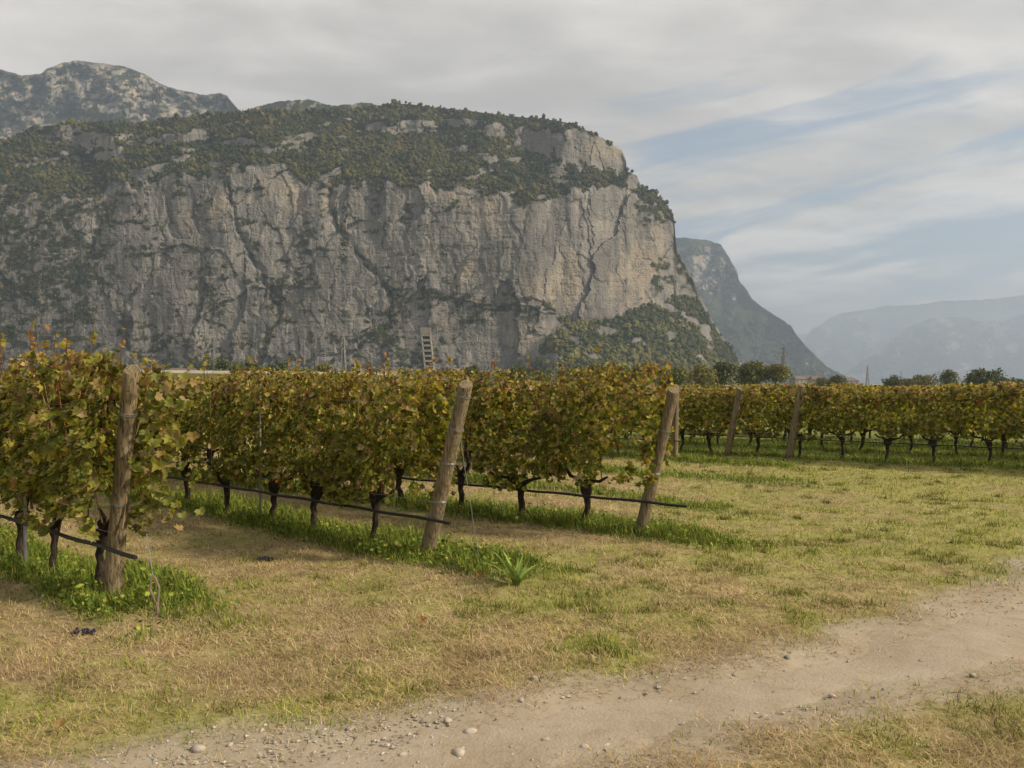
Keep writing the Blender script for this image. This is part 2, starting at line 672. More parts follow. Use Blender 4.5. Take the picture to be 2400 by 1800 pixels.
def axis(lo, hi, step, low, high):
    c = list(np.arange(lo, hi + 1e-6, step))
    g = step
    a, b = lo, hi
    left, right = [], []
    while a > low or b < high:
        g *= 1.35
        a, b = max(a - g, low), min(b + g, high)
        if not left or left[-1] > low:
            left.append(a)
        if not right or right[-1] < high:
            right.append(b)
    return np.array(left[::-1] + c + right)


gx, gy = axis(-11, 15, 0.12, -23000, 23000), axis(1.5, 25, 0.12, -2400, 23000)
GX, GY = np.meshgrid(gx, gy)
V = np.stack([GX.ravel(), GY.ravel(), gz(GX.ravel(), GY.ravel())], 1)
nx, ny = len(gx), len(gy)
ii = (np.arange(ny - 1)[:, None] * nx + np.arange(nx - 1)[None, :]).ravel()
Q = np.stack([ii, ii + 1, ii + 1 + nx, ii + nx], 1)
dust = (1 - smooth(track_s(V[:, 0], V[:, 1]), 0.8, 3.0))
lush = np.maximum(strip_mask(V[:, 0], V[:, 1]) * 0.8, beyond(V[:, 0], V[:, 1]) * (1 - smooth(np.hypot(V[:, 0], V[:, 1]), 60, 120)))
dust = np.stack([dust, lush, smooth(greenness(V[:, 0], V[:, 1]), -0.7, 0.9)], 1)
tag(link('ground', np_mesh('ground', V, Q, dust, True), MAT['ground']), 'mown dry and green meadow ground of the vineyard', kind='structure')

# wheel track: a sheet that dives below the turf at its edges
s_al = np.concatenate([[0], np.cumsum(np.hypot(*np.diff(TRACK, axis=0).T))])
ss = np.arange(0.2, s_al[-1], 0.07)
cxs, cys = np.interp(ss, s_al, TRACK[:, 0]), np.interp(ss, s_al, TRACK[:, 1])
cxs = np.convolve(np.pad(cxs, 8, 'edge'), np.ones(17) / 17, 'valid')
cys = np.convolve(np.pad(cys, 8, 'edge'), np.ones(17) / 17, 'valid')
tx, ty = np.gradient(cxs), np.gradient(cys)
tl = np.hypot(tx, ty)
ww = np.interp(ss, s_al, TRACK_W)
cr = np.linspace(-1.6, 1.6, 31)
TX = cxs[:, None] - (ty / tl)[:, None] * cr * ww[:, None]
TY = cys[:, None] + (tx / tl)[:, None] * cr * ww[:, None]
TS = track_s(TX, TY)
TZ = gz(TX, TY) + 0.012 - 0.045 * smooth(TS, 0.55, 1.15)
n1, n2 = TX.shape
ii = (np.arange(n1 - 1)[:, None] * n2 + np.arange(n2 - 1)[None, :]).ravel()
tag(link('dirt_track', np_mesh('dirt_track', np.stack([TX.ravel(), TY.ravel(), TZ.ravel()], 1), np.stack([ii, ii + n2, ii + n2 + 1, ii + 1], 1), None, True), MAT['track']),
    'pale dusty wheel track of dirt and gravel', kind='structure')


# ------------------------------------------------------------------ mountains
def interp(pts, x):
    p = np.array(pts, float)
    return np.interp(x, p[:, 0], p[:, 1])


def ell(U, W, cx, cy, rx, ry, rot=0.0):
    a = math.radians(rot)
    x, y = U - cx, W - cy
    return np.hypot((x * math.cos(a) + y * math.sin(a)) / rx, (-x * math.sin(a) + y * math.cos(a)) / ry)


def seg_dist(U, W, pts):
    best = np.full(U.shape, 1e9)
    for (x0, y0), (x1, y1) in zip(pts[:-1], pts[1:]):
        dx, dy = x1 - x0, y1 - y0
        t = np.clip(((U - x0) * dx + (W - y0) * dy) / (dx * dx + dy * dy), 0, 1)
        best = np.minimum(best, np.hypot(U - x0 - dx * t, W - y0 - dy * t))
    return best


def to_world(U, W, D):
    """bearing U and elevation W (photo degrees of freedom) at ground distance D"""
    return np.stack([(U - CX) / F * D, D, CAM_H + (CY - W) / F * D], -1)


def grid_faces(ny, nx):
    ii = (np.arange(ny - 1)[:, None] * nx + np.arange(nx - 1)[None, :]).ravel()
    return np.stack([ii, ii + 1, ii + 1 + nx, ii + nx], 1)


def massif(name, label, U, ridge, base, nv, cliff_fn, D0, s_cliff, s_slope, relief_fn, color_fn, back=300.0):
    """every bearing gets a profile that climbs from the valley floor to its ridge, steep where cliff_fn is 1"""
    rid = ridge(U)
    q = np.linspace(0, 1, nv)[:, None]
    W = base + (rid[None, :] - base) * q
    UU = np.broadcast_to(U, W.shape)
    cl = cliff_fn(UU, W)
    step = np.abs((rid - base) / (nv - 1))[None, :]
    rate = s_slope + (s_cliff - s_slope) * cl
    # the climb is summed on an even raster and eased sideways so that single bearings do not stand out
    Wr = np.arange(base, rid.min() - 2, -2.0)
    UR, WR = np.meshgrid(U, Wr)
    rr_ = s_slope + (s_cliff - s_slope) * cliff_fn(UR, WR)
    acc = np.vstack([np.zeros((1, len(U))), np.cumsum(rr_[:-1] * 2.0, 0)])
    du_ = float(np.median(np.diff(U)))
    kw = max(3, int(34 / du_) | 1)
    ker = np.ones(kw) / kw
    for _ in range(3):
        acc = np.apply_along_axis(lambda v: np.convolve(np.pad(v, kw // 2, 'edge'), ker, 'valid'), 1, acc)
    fr = np.clip((base - W) / 2.0, 0, len(Wr) - 1.001)
    i0 = fr.astype(int)
    jj = np.broadcast_to(np.arange(len(U)), W.shape)
    acc = acc[i0, jj] * (1 - (fr - i0)) + acc[i0 + 1, jj] * (fr - i0)
    D = D0(U)[None, :] + acc
    D = D + relief_fn(UU, W, cl)
    P = to_world(UU, W, D)
    C = color_fn(UU, W, cl)
    # the far side, falling away behind the ridge
    Bk = P[-1].copy()
    Bk[:, :2] *= (1 + back / np.hypot(Bk[:, 0], Bk[:, 1]))[:, None]
    Bk[:, 2] *= 0.55
    Pf = np.vstack([P.reshape(-1, 3), Bk])
    Cf = np.vstack([C.reshape(-1, 3), C[-1]])
    o = link(name, np_mesh(name, Pf, grid_faces(nv + 1, len(U)), Cf, False), MAT['rock'])
    tag(o, label, kind='structure')
    return P, cl, UU, W


ROCK_G, ROCK_L, ROCK_W, ROCK_D = (0.192, 0.180, 0.163), (0.268, 0.246, 0.214), (0.45, 0.37, 0.265), (0.13, 0.124, 0.114)
VEG, VEG2 = (0.028, 0.036, 0.013), (0.055, 0.056, 0.019)

RIDGE = [(-900, 420), (-400, 380), (-150, 365), (0, 335), (83, 299), (145, 290), (203, 286), (347, 290), (372, 281), (427, 275), (506, 268), (579, 259), (700, 261), (802, 257),
         (895, 251), (928, 243), (960, 244), (1001, 249), (1107, 261), (1208, 273), (1310, 283), (1347, 292), (1412, 324), (1457, 351), (1466, 371), (1470, 401), (1493, 412), (1503, 436),
         (1534, 452), (1558, 473), (1577, 501), (1582, 525), (1584, 580), (1599, 608), (1617, 640), (1635, 681), (1649, 708), (1671, 753), (1694, 789), (1721, 825), (1734, 848), (1775, 893), (1790, 905)]
RIM = [(-900, 470), (-100, 450), (0, 440), (100, 470), (200, 455), (253, 440), (400, 415), (430, 402), (470, 415), (540, 424), (565, 398), (600, 385), (680, 390), (720, 440), (761, 440),
       (850, 430), (944, 438), (985, 442), (1107, 444), (1188, 452), (1229, 475), (1310, 480), (1335, 452), (1367, 440), (1470, 440), (1500, 470), (1560, 505), (1600, 520)]
FOOT = [(-900, 960), (1190, 960), (1240, 860), (1306, 745), (1380, 752), (1465, 750), (1480, 720), (1534, 705), (1600, 692), (1640, 700), (1800, 960)]
GULLY = [[(532, 420), (553, 523), (593, 613), (615, 639), (633, 686), (658, 736), (622, 798), (610, 850)],
         [(773, 440), (781, 525), (814, 560), (846, 600), (880, 640), (911, 680), (920, 708), (911, 761)],
         [(952, 436), (948, 546), (965, 640)], [(1367, 440), (1355, 566), (1363, 720)], [(1461, 440), (1455, 590)],
         [(398, 470), (401, 555), (380, 610)], [(325, 671), (282, 725), (293, 765), (300, 820)], [(1200, 560), (1190, 690)],
         [(770, 418), (777, 520)], [(1052, 590), (1075, 640), (1060, 690)], [(1240, 470), (1215, 560)], [(1300, 500), (1290, 600)], [(690, 430), (715, 520), (700, 600)],
         [(250, 480), (225, 560), (180, 640), (120, 700)], [(90, 500), (60, 620), (0, 700)]]
LEDGE = [[(593, 668), (680, 668), (752, 674)], [(980, 700), (1060, 690), (1130, 712), (1230, 715), (1300, 735)], [(340, 590), (430, 575), (520, 585)], [(1180, 690), (1260, 700), (1300, 725)]]
OUTCROP = [(190, 322, 105, 26, 8), (250, 352, 45, 30, 0), (110, 375, 70, 14, -12), (400, 327, 60, 11, -6), (460, 318, 28, 14, 0), (560, 333, 45, 9, 0), (715, 325, 55, 12, -10), (700, 348, 30, 9, 0), (960, 297, 48, 18, 0),
           (890, 300, 30, 12, 0), (1085, 288, 45, 11, 0), (1165, 305, 30, 20, 0), (1250, 330, 55, 28, 5), (1345, 345, 105, 44, 8), (1440, 372, 40, 40, 0), (340, 405, 50, 20, -20), (760, 420, 50, 14, -30), (1150, 375, 30, 10, 0),
           (640, 350, 40, 8, 0), (430, 372, 40, 10, 0), (1490, 425, 25, 22, 0)]
BUSH = [(1592, 640, 40, 50, 40), (1540, 660, 20, 40, 0), (130, 640, 120, 70, -20), (60, 560, 90, 40, -10), (150, 500, 140, 26, -10), (720, 560, 22, 60, 20), (700, 640, 30, 30, 0), (650, 700, 20, 45, 0), (108, 696, 90, 24, -25), (185, 725, 65, 20, 10), (36, 602, 45, 30, 40), (400, 805, 75, 22, 0), (1050, 697, 100, 20, 5), (1175, 722, 95, 20, 8), (1260, 745, 30, 40, 30), (915, 745, 42, 50, 0), (870, 790, 70, 18, 0), (590, 660, 40, 10, 0), (490, 690, 35, 40, 20),
        (800, 800, 60, 20, 0), (220, 590, 30, 40, 30), (320, 590, 40, 15, -10), (140, 560, 50, 18, -20), (80, 470, 90, 25, 0), (1540, 480, 40, 35, 30), (1510, 500, 25, 25, 0), (470, 850, 160, 18, 0), (1100, 750, 30, 15, 0), (960, 830, 60, 15, 0), (20, 690, 60, 16, 0), (10, 520, 30, 40, 0)]
SCREE = [(1450, 705, 40, 28, 0), (1290, 770, 40, 22, 30), (1560, 720, 60, 9, 25), (1610, 745, 30, 9, 40), (1660, 790, 14, 34, -30), (1430, 775, 30, 16, 0), (1350, 800, 18, 12, 0), (1500, 800, 20, 10, 20), (1400, 840, 24, 8, 0), (1570, 790, 16, 12, 0), (1640, 840, 12, 14, 0), (1290, 840, 20, 12, 0)]
CREAM = [(1325, 665, 48, 80, 0, 0.85), (1480, 650, 70, 85, 10, 0.9), (1545, 570, 30, 90, 0, 0.7), (1270, 690, 60, 40, 0, 0.6), (1090, 645, 22, 60, 25, 0.9), (513, 490, 28, 50, 10, 0.9), (1080, 470, 130, 26, 12, 0.8),
         (690, 470, 30, 45, 0, 0.7), (770, 480, 25, 40, 0, 0.6), (430, 520, 25, 60, 0, 0.5), (1420, 345, 60, 40, 0, 0.8), (250, 340, 60, 30, 0, 0.6), (640, 430, 60, 35, 0, 0.5), (1150, 520, 50, 50, 0, 0.5), (1060, 755, 40, 14, 0, 0.8), (1240, 790, 60, 40, 0, 0.5)]


def wob(U, W, s, amp, seed, oct=4):
    return amp * fbm(U / s, W / s, None, oct, seed)


def main_cliff(U, W):
    jag = wob(U, W, 45, 22, 21) + wob(U, U * 0, 14, 9, 22)
    c = smooth(W - (interp(RIM, U) + jag), -9, 9) * (1 - smooth(W - (interp(FOOT, U) + wob(U, W, 60, 14, 23)), -10, 14))
    e = wob(U, W, 22, 0.45, 24)
    c = np.maximum(c, smooth(fbm(U / 42, W / 11, None, 4, 25) + 0.15 * smooth(W, 330, 420), 0.52, 0.72) * (1 - smooth(W, 470, 500)) * smooth(W - interp(RIDGE, U), 14, 26))
    for o in OUTCROP:
        c = np.maximum(c, 1 - smooth(ell(U, W, *o) + e, 0.75, 1.1))
    return c


def main_veg(U, W, cl):
    v = 1 - smooth(cl, 0.3, 0.7)
    e = wob(U, W, 16, 0.55, 31)
    for o in BUSH:
        v = np.maximum(v, (1 - smooth(ell(U, W, *o) + 1.5 * e, 0.55, 1.1)) * smooth(vn(U / 9, W / 6, None, 33), 0.25, 0.55))
    for g in GULLY[:2] + GULLY[6:7] + GULLY[13:]:
        v = np.maximum(v, (1 - smooth(seg_dist(U + wob(U, W, 18, 9, 35), W, g), 2, 6)) * smooth(vn(U / 11, W / 11, None, 34), 0.25, 0.5))
    for g in LEDGE:
        v = np.maximum(v, (1 - smooth(seg_dist(U, W + wob(U, W, 25, 8, 36), g), 1.5, 5)) * smooth(vn(U / 14, W / 14, None, 37), 0.3, 0.55))
    # sparse scrub on the broken left part of the wall
    sp = smooth(fbm(U / 26, W / 13, None, 4, 38) + 0.42 * smooth(-U, -420, -40) + 0.25 * smooth(W, 720, 860) - 0.16, 0.38, 0.62)
    v = np.maximum(v, sp * (1 - smooth(U, 1000, 1250)))
    sl = slabs(U, W)
    jt = (1 - smooth(sl[5], 0.03, 0.12)) * smooth(vn(U / 20, W / 16, None, 39), 0.52, 0.68) * (1 - 0.6 * smooth(U, 900, 1300))
    v = np.maximum(v, jt)
    for o in SCREE:
        v = v * smooth(ell(U, W, *o) + 1.3 * e, 0.6, 1.05)
    return np.clip(v, 0, 1)


def slabs(U, W):
    wu, ww = wob(U, W, 40, 11, 51), wob(U, W, 40, 11, 52)
    l1, t1, e1 = worley((U + 1.6 * wu + 0.22 * W) / 88, (W + ww) / 260, 53)
    l2, t2, e2 = worley((U + wu - 0.15 * W) / 30, (W + 2.2 * ww) / 84, 54)
    l3, t3, e3 = worley((U + 0.6 * wu) / 9, (W + 0.6 * ww) / 17, 55)
    return l1, t1, e1, l2, t2, e2, l3, t3, e3


def main_relief(U, W, cl):
    big = 62 * fbm(U / 230, W / 520, None, 3, 41)
    l1, t1, e1, l2, t2, e2, l3, t3, e3 = slabs(U, W)
    slab = 11 * l1 + 19 * t1 + 2.8 * l2 + 5.0 * t2 + 1.3 * l3 + 1.7 * t3 + 1.2 * (1 - smooth(e2, 0, 0.10)) + 1.2 * (1 - smooth(e1, 0, 0.05)) * smooth(vn(U / 60, W / 60, None, 56), 0.45, 0.65)
    flute = 1.2 * fbm(U / 9, W / 60, None, 3, 43)
    strata = 0.9 * fbm(U / 160, (W + 0.02 * U) / 7.5, None, 2, 46)
    fine = 0.7 * fbm(U / 5, W / 5, None, 2, 47)
    r = cl * (big * 0.5 + slab + flute + strata + fine) + (1 - cl) * (big * 0.45 + 20 * fbm(U / 60, W / 40, None, 4, 48))
    for k, g in enumerate(GULLY):
        d = seg_dist(U + wob(U, W, 20, 10, 50), W, g)
        r = r + cl * (11 if k in (0, 1) else 6) * (1 - smooth(d, 1, 11))
        # the wall steps back on one side of each gully
    for g in LEDGE:
        d = seg_dist(U, W + wob(U, W, 25, 8, 36), g)
        r = r - cl * 7 * (1 - smooth(d, 0, 6))
    fade = smooth(interp(RIDGE, U) * -1 + W, 0, 25)
    return 0.5 * r * (0.35 + 0.65 * fade)


def main_color(U, W, cl):
    C = np.empty(U.shape + (3,))
    C[:] = ROCK_G
    n = fbm(U / 40, W / 60, None, 5, 61)
    C = mixc(C, ROCK_L, smooth(n, 0.0, 0.7) * 0.8)
    st = fbm(U / 7, W / 70, None, 3, 62)
    C = mixc(C, ROCK_D, smooth(st, 0.25, 0.8) * 0.55)
    C = mixc(C, ROCK_L, smooth(-st, 0.3, 0.9) * 0.4)
    sl = slabs(U, W)
    C = C * (1 + 0.30 * sl[0] + 0.30 * sl[3] + 0.22 * sl[6])[..., None]
    C = mixc(C, ROCK_D, (1 - smooth(sl[5], 0.0, 0.06)) * 0.22 * smooth(vn(U / 40, W / 40, None, 67), 0.4, 0.7))
    stn = smooth(fbm(U / 4.5, W / 110, None, 3, 65) + 0.5 * fbm(U / 70, W / 70, None, 2, 66), 0.35, 0.8)
    C = mixc(C, (0.10, 0.10, 0.10), stn * 0.5)
    for cx, cy, rx, ry, rot, a in CREAM:
        m = (1 - smooth(ell(U, W, cx, cy, rx, ry, rot) + 0.55 * fbm(U / 16, W / 45, None, 4, 63), 0.35, 1.1)) * a
        C = mixc(C, ROCK_W, m * 0.5)
    v = main_veg(U, W, cl)
    vc = np.empty_like(C)
    vc[:] = VEG
    vc = mixc(vc, VEG2, smooth(fbm(U / 30, W / 18, None, 4, 64), -0.2, 0.6))
    return C + (vc - C) * v[..., None]


U = np.concatenate([np.arange(-900, -60, 12.0), np.arange(-60, 1792, 2.6)])
NV = 300


def main_D0(u):
    ue = np.arange(-1000.0, 2000.0, 2.0)
    ta = np.clip(906 - interp(FOOT, ue), 0, None) * 1.42
    for _ in range(3):
        ta = np.convolve(np.pad(ta, 10, 'edge'), np.ones(21) / 21, 'valid')
    d = 1180.0 - 0.92 * np.interp(u, ue, ta)
    return d + 150 * np.clip((u - 1270) / 320, 0, 1.6) ** 1.7 - 60 * smooth(-u, -300, 600)


MP, MCL, MU, MW = massif('mountain', 'grey limestone cliff massif with a wooded brow above the vineyard', U, lambda u: interp(RIDGE, u), 906.0, NV, main_cliff, main_D0, 0.13, 1.55, main_relief, main_color)


# woods on the massif: small crowns, one mass
def icosphere_template():
    t = (1 + 5 ** 0.5) / 2
    v = np.array([(-1, t, 0), (1, t, 0), (-1, -t, 0), (1, -t, 0), (0, -1, t), (0, 1, t), (0, -1, -t), (0, 1, -t), (t, 0, -1), (t, 0, 1), (-t, 0, -1), (-t, 0, 1)], float)
    f = np.array([(0, 11, 5), (0, 5, 1), (0, 1, 7), (0, 7, 10), (0, 10, 11), (1, 5, 9), (5, 11, 4), (11, 10, 2), (10, 7, 6), (7, 1, 8), (3, 9, 4), (3, 4, 2), (3, 2, 6), (3, 6, 8), (3, 8, 9), (4, 9, 5), (2, 4, 11), (6, 2, 10), (8, 6, 7), (9, 8, 1)])
    return unit(v), f


ICO_V, ICO_F = icosphere_template()


def crowns(name, label, P, R, col, mat):
    n = len(P)
    jit = 1 + rng.uniform(-0.38, 0.38, (n, 12))
    V = ICO_V[None] * jit[..., None] * R[:, None, None] * np.array([1, 1, 1.15])
    a = rng.uniform(0, 6.28, n)
    ca, sa = np.cos(a)[:, None], np.sin(a)[:, None]
    V = np.stack([V[..., 0] * ca - V[..., 1] * sa, V[..., 0] * sa + V[..., 1] * ca, V[..., 2]], -1) + P[:, None, :]
    Fc = (ICO_F[None] + (np.arange(n) * 12)[:, None, None]).reshape(-1, 3)
    C = np.repeat(col, 12, 0) * (1 + rng.uniform(-0.1, 0.1, (n * 12, 1)))
    o = link(name, np_mesh(name, V.reshape(-1, 3), Fc, C, False), mat)
    return tag(o, label, kind='stuff')


veg = main_veg(MU, MW, MCL)
slope = 1 - smooth(MCL, 0.3, 0.7)
wgt = (smooth(veg, 0.35, 0.8) * (0.35 + 0.65 * slope)).ravel()
# area each grid vertex stands for, as seen
stepu = np.gradient(U)[None, :]
stepw = np.abs((interp(RIDGE, U) - 906) / (NV - 1))[None, :]
wgt = wgt * (stepu * stepw * np.ones_like(MU)).ravel()
wgt = wgt * np.where(MU.ravel() < -250, 0.25, 1.0)
wgt = wgt * (0.45 + 0.55 * smooth(vn(MU.ravel() / 17, MW.ravel() / 10, None, 74), 0.25, 0.6))
NF = 19000
pick = rng.choice(len(wgt), NF, replace=True, p=wgt / wgt.sum())
pu, pw = MU.ravel()[pick], MW.ravel()[pick]
P = MP.reshape(-1, 3)[pick] + rng.normal(0, 1.6, (NF, 3))
isl = slope.ravel()[pick]
R = (1.4 + 2.8 * rng.random(NF) ** 1.8) * (0.7 + 0.7 * vn(pu / 22, pw / 12, None, 73)) * (0.55 + 0.45 * isl) * np.where(rng.random(NF) < 0.06, 1.35, 1.0)
P[:, 2] += R * 0.45
tone = fbm(pu / 45, pw / 22, None, 3, 71) + rng.normal(0, 0.22, NF)
col = mixc(np.tile(np.array((0.029, 0.036, 0.015)), (NF, 1)), (0.080, 0.076, 0.027), smooth(tone, -0.6, 0.9))
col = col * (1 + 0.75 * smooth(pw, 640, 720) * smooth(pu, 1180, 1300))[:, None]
col = mixc(col, (0.13, 0.095, 0.035), (rng.random(NF) < 0.07) * 0.7)
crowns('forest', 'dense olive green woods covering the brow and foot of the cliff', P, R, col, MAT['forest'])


# the far spur, the high mountain and the blue ridges across the valley
def generic(name, label, ridge_pts, D, s_cliff, s_slope, cliff, seed, du, nv, warm=0.5, vegamt=0.5, scale=1.0, base=907.0, rel=1.0):
    r = np.array(ridge_pts, float)
    Ug = np.arange(r[0, 0], r[-1, 0] + du, du)

    def cf(U, W):
        c = cliff(U, W) + 0.35 * fbm(U / (22 * scale), W / (14 * scale), None, 4, seed)
        return smooth(c, 0.35, 0.65)

    def rf(U, W, cl):
        k = D / 1250.0 * rel
        z = 40 * fbm(U / (90 * scale), W / (110 * scale), None, 3, seed + 1) + 20 * fbm(U / (26 * scale) + W / (60 * scale), W / (30 * scale), None, 4, seed + 2) + 5 * fbm(U / 6, W / 7, None, 3, seed + 3)
        return z * k * (0.3 + 0.7 * smooth(W - interp(ridge_pts, U), 0, 20))

    def colf(U, W, cl):
        C = np.empty(U.shape + (3,))
        C[:] = ROCK_G
        C = mixc(C, ROCK_W, smooth(fbm(U / (14 * scale), W / (22 * scale), None, 5, seed + 4), -0.3, 0.7) * warm)
        v = np.maximum(1 - smooth(cl, 0.25, 0.6), smooth(fbm(U / (17 * scale), W / (9 * scale), None, 5, seed + 5) + vegamt - 0.5, 0.05, 0.35))
        vc = np.empty_like(C)
        vc[:] = VEG
        vc = mixc(vc, VEG2, smooth(fbm(U / 12, W / 8, None, 4, seed + 6), -0.2, 0.7))
        return C + (vc - C) * v[..., None]

    return massif(name, label, Ug, lambda u: interp(ridge_pts, u) + 1.6 * fbm(u / 9.0, u * 0, None, 3, seed + 8), base, nv, cf, lambda u: np.full(u.shape, D), s_cliff, s_slope, rf, colf, back=D * 0.25)


SPUR = [(1470, 556), (1560, 555), (1585, 556), (1649, 561), (1689, 572), (1699, 588), (1728, 636), (1731, 656), (1748, 676), (1762, 701), (1798, 728), (1852, 762), (1870, 789), (1911, 834), (1942, 862), (2001, 890), (2040, 905)]
generic('mountain', 'second hazy cliff spur behind the nose of the massif', SPUR, 3700, 0.3, 2.6,
        lambda U, W: 0.9 * (1 - smooth(W, 640, 730)) * smooth(W, 565, 590) * smooth(U, 1540, 1600) + 0.25 * smooth(U, 1800, 1900), 101, 2.4, 130, 0.55, 0.45)
HIGH = [(-900, 300), (-400, 220), (-150, 130), (-60, 130), (0, 161), (54, 178), (94, 174), (112, 160), (152, 145), (195, 142), (289, 156), (336, 172), (391, 203), (434, 214), (485, 223), (514, 217), (532, 225), (560, 259), (620, 320), (700, 420)]
generic('mountain', 'high pale rocky mountain rising behind the wooded brow', HIGH, 2350, 1.0, 1.3,
        lambda U, W: 0.6 + 0 * U, 131, 4.0, 130, 0.75, 0.64, base=520.0)
KNOLL = [(520, 300), (579, 259), (610, 248), (658, 237), (723, 233), (778, 248), (800, 246), (859, 240), (891, 248), (960, 275), (1000, 300)]
generic('hill', 'small rocky wooded knoll peeping over the brow', KNOLL, 1800, 0.8, 1.8, lambda U, W: 0.45 + 0 * U, 151, 3.0, 60, 0.4, 0.6, base=420.0, rel=0.5)
FARR = [(1830, 840), (1870, 812), (1886, 798), (1902, 773), (1933, 753), (1970, 735), (2033, 726), (2069, 717), (2141, 715), (2214, 705), (2304, 703), (2400, 692), (2600, 665), (2900, 640), (3300, 700)]
generic('mountain', 'long blue ridge fading in haze across the valley mouth', FARR, 12500, 2.0, 12.0, lambda U, W: 0.4 + 0 * U, 171, 6.0, 60, 0.1, 0.9, 1.5)
NEARR = [(1960, 892), (2006, 857), (2069, 816), (2123, 771), (2178, 746), (2250, 742), (2295, 753), (2350, 752), (2400, 735), (2520, 700), (2900, 690), (3300, 760)]
generic('mountain', 'nearer hazy grey mountain with pale scars below the blue ridge', NEARR, 10000, 2.0, 8.0, lambda U, W: 0.5 + 0 * U, 191, 5.0, 70, 0.35, 0.7, 1.3)
LAST = [(1780, 850), (1840, 786), (1870, 783), (1905, 783), (1960, 800), (2020, 850)]
generic('mountain', 'faint sliver of the farthest ridge in the valley gap', LAST, 16000, 3.0, 14.0, lambda U, W: 0.3 + 0 * U, 211, 8.0, 24, 0.3, 0.7, 1.6)

# ------------------------------------------------------------------ haze
hb = MB()
hb.box((-24000, -2600, -1.5), (24000, 24000, 1240))
ho = hb.build('haze', None)
hm = bpy.data.materials.new('valley_haze')
hm.use_nodes = True
hm.node_tree.nodes.clear()
pv = hm.node_tree.nodes.new('ShaderNodeVolumePrincipled')
pv.inputs['Color'].default_value = (0.57, 0.705, 0.88, 1)
pv.inputs['Density'].default_value = 1.45e-4
pv.inputs['Anisotropy'].default_value = 0.25
hout = hm.node_tree.nodes.new('ShaderNodeOutputMaterial')
hm.node_tree.links.new(pv.outputs[0], hout.inputs['Volume'])
hm.cycles.homogeneous_volume = True
ho.data.materials.append(hm)
tag(ho, 'thin pale haze filling the valley air', kind='stuff')

# ------------------------------------------------------------------ far trees, buildings, pylons
LEAF_SHAPE = np.array([(0, 0.0, 0), (0.30, -0.10, 0.05), (0.52, 0.14, 0.10), (0.40, 0.34, 0.02), (0.56, 0.62, 0.12), (0.26, 0.66, 0.04), (0.0, 1.0, 0.10),
                       (-0.26, 0.66, 0.04), (-0.56, 0.62, 0.12), (-0.40, 0.34, 0.02), (-0.52, 0.14, 0.10), (-0.30, -0.10, 0.05), (0, 0.40, -0.06)], float)
LEAF_FACES = np.array([(i, (i + 1) % 12, 12) for i in range(12)])
LEAF_MID = np.array([(0, 0, 0), (0.5, 0.15, 0.12), (0.45, 0.62, 0.10), (0, 1, 0.08), (-0.45, 0.62, 0.10), (-0.5, 0.15, 0.12), (0, 0.4, -0.05)], float)
LEAF_MID_F = np.array([(i, (i + 1) % 6, 6) for i in range(6)])
LEAF_FAR = np.array([(0, 0, 0), (0.48, 0.42, 0.1), (0, 1, 0.0), (-0.48, 0.42, 0.1)], float)
LEAF_FAR_F = np.array([(0, 1, 2), (0, 2, 3)])


def leaf_frames(N, T):
    """orthonormal frames from rough normals N and tip directions T"""
    N = unit(N)
    T = unit(T - N * np.sum(T * N, 1, keepdims=True))
    return N, T, np.cross(T, N)


def leaf_mesh(P, N, T, S, col, shape, faces, curl=None):
    n, k = len(P), len(shape)
    N, T, B = leaf_frames(N, T)
    sh = np.broadcast_to(shape, (n, k, 3)).copy()
    sh[..., :2] *= 1 + rng.uniform(-0.14, 0.14, (n, k, 2))
    if curl is not None:
        sh[..., 2] = sh[..., 2] * (1 + curl[:, None] * 3) + curl[:, None] * (sh[..., 1] ** 2) * 0.5
    V = P[:, None, :] + S[:, None, None] * (sh[..., 0:1] * B[:, None] + sh[..., 1:2] * T[:, None] + sh[..., 2:3] * N[:, None])
    Fc = (faces[None] + (np.arange(n) * k)[:, None, None]).reshape(-1, 3)
    C = np.repeat(col, k, 0)
    return V.reshape(-1, 3), Fc, C


def merge(parts):
    Vs, Fs, Cs, off = [], [], [], 0
    for V, Fc, C in parts:
        Vs.append(V)
        Fs.append(Fc + off)
        Cs.append(C)
        off += len(V)
    return np.vstack(Vs), np.vstack(Fs), np.vstack(Cs)


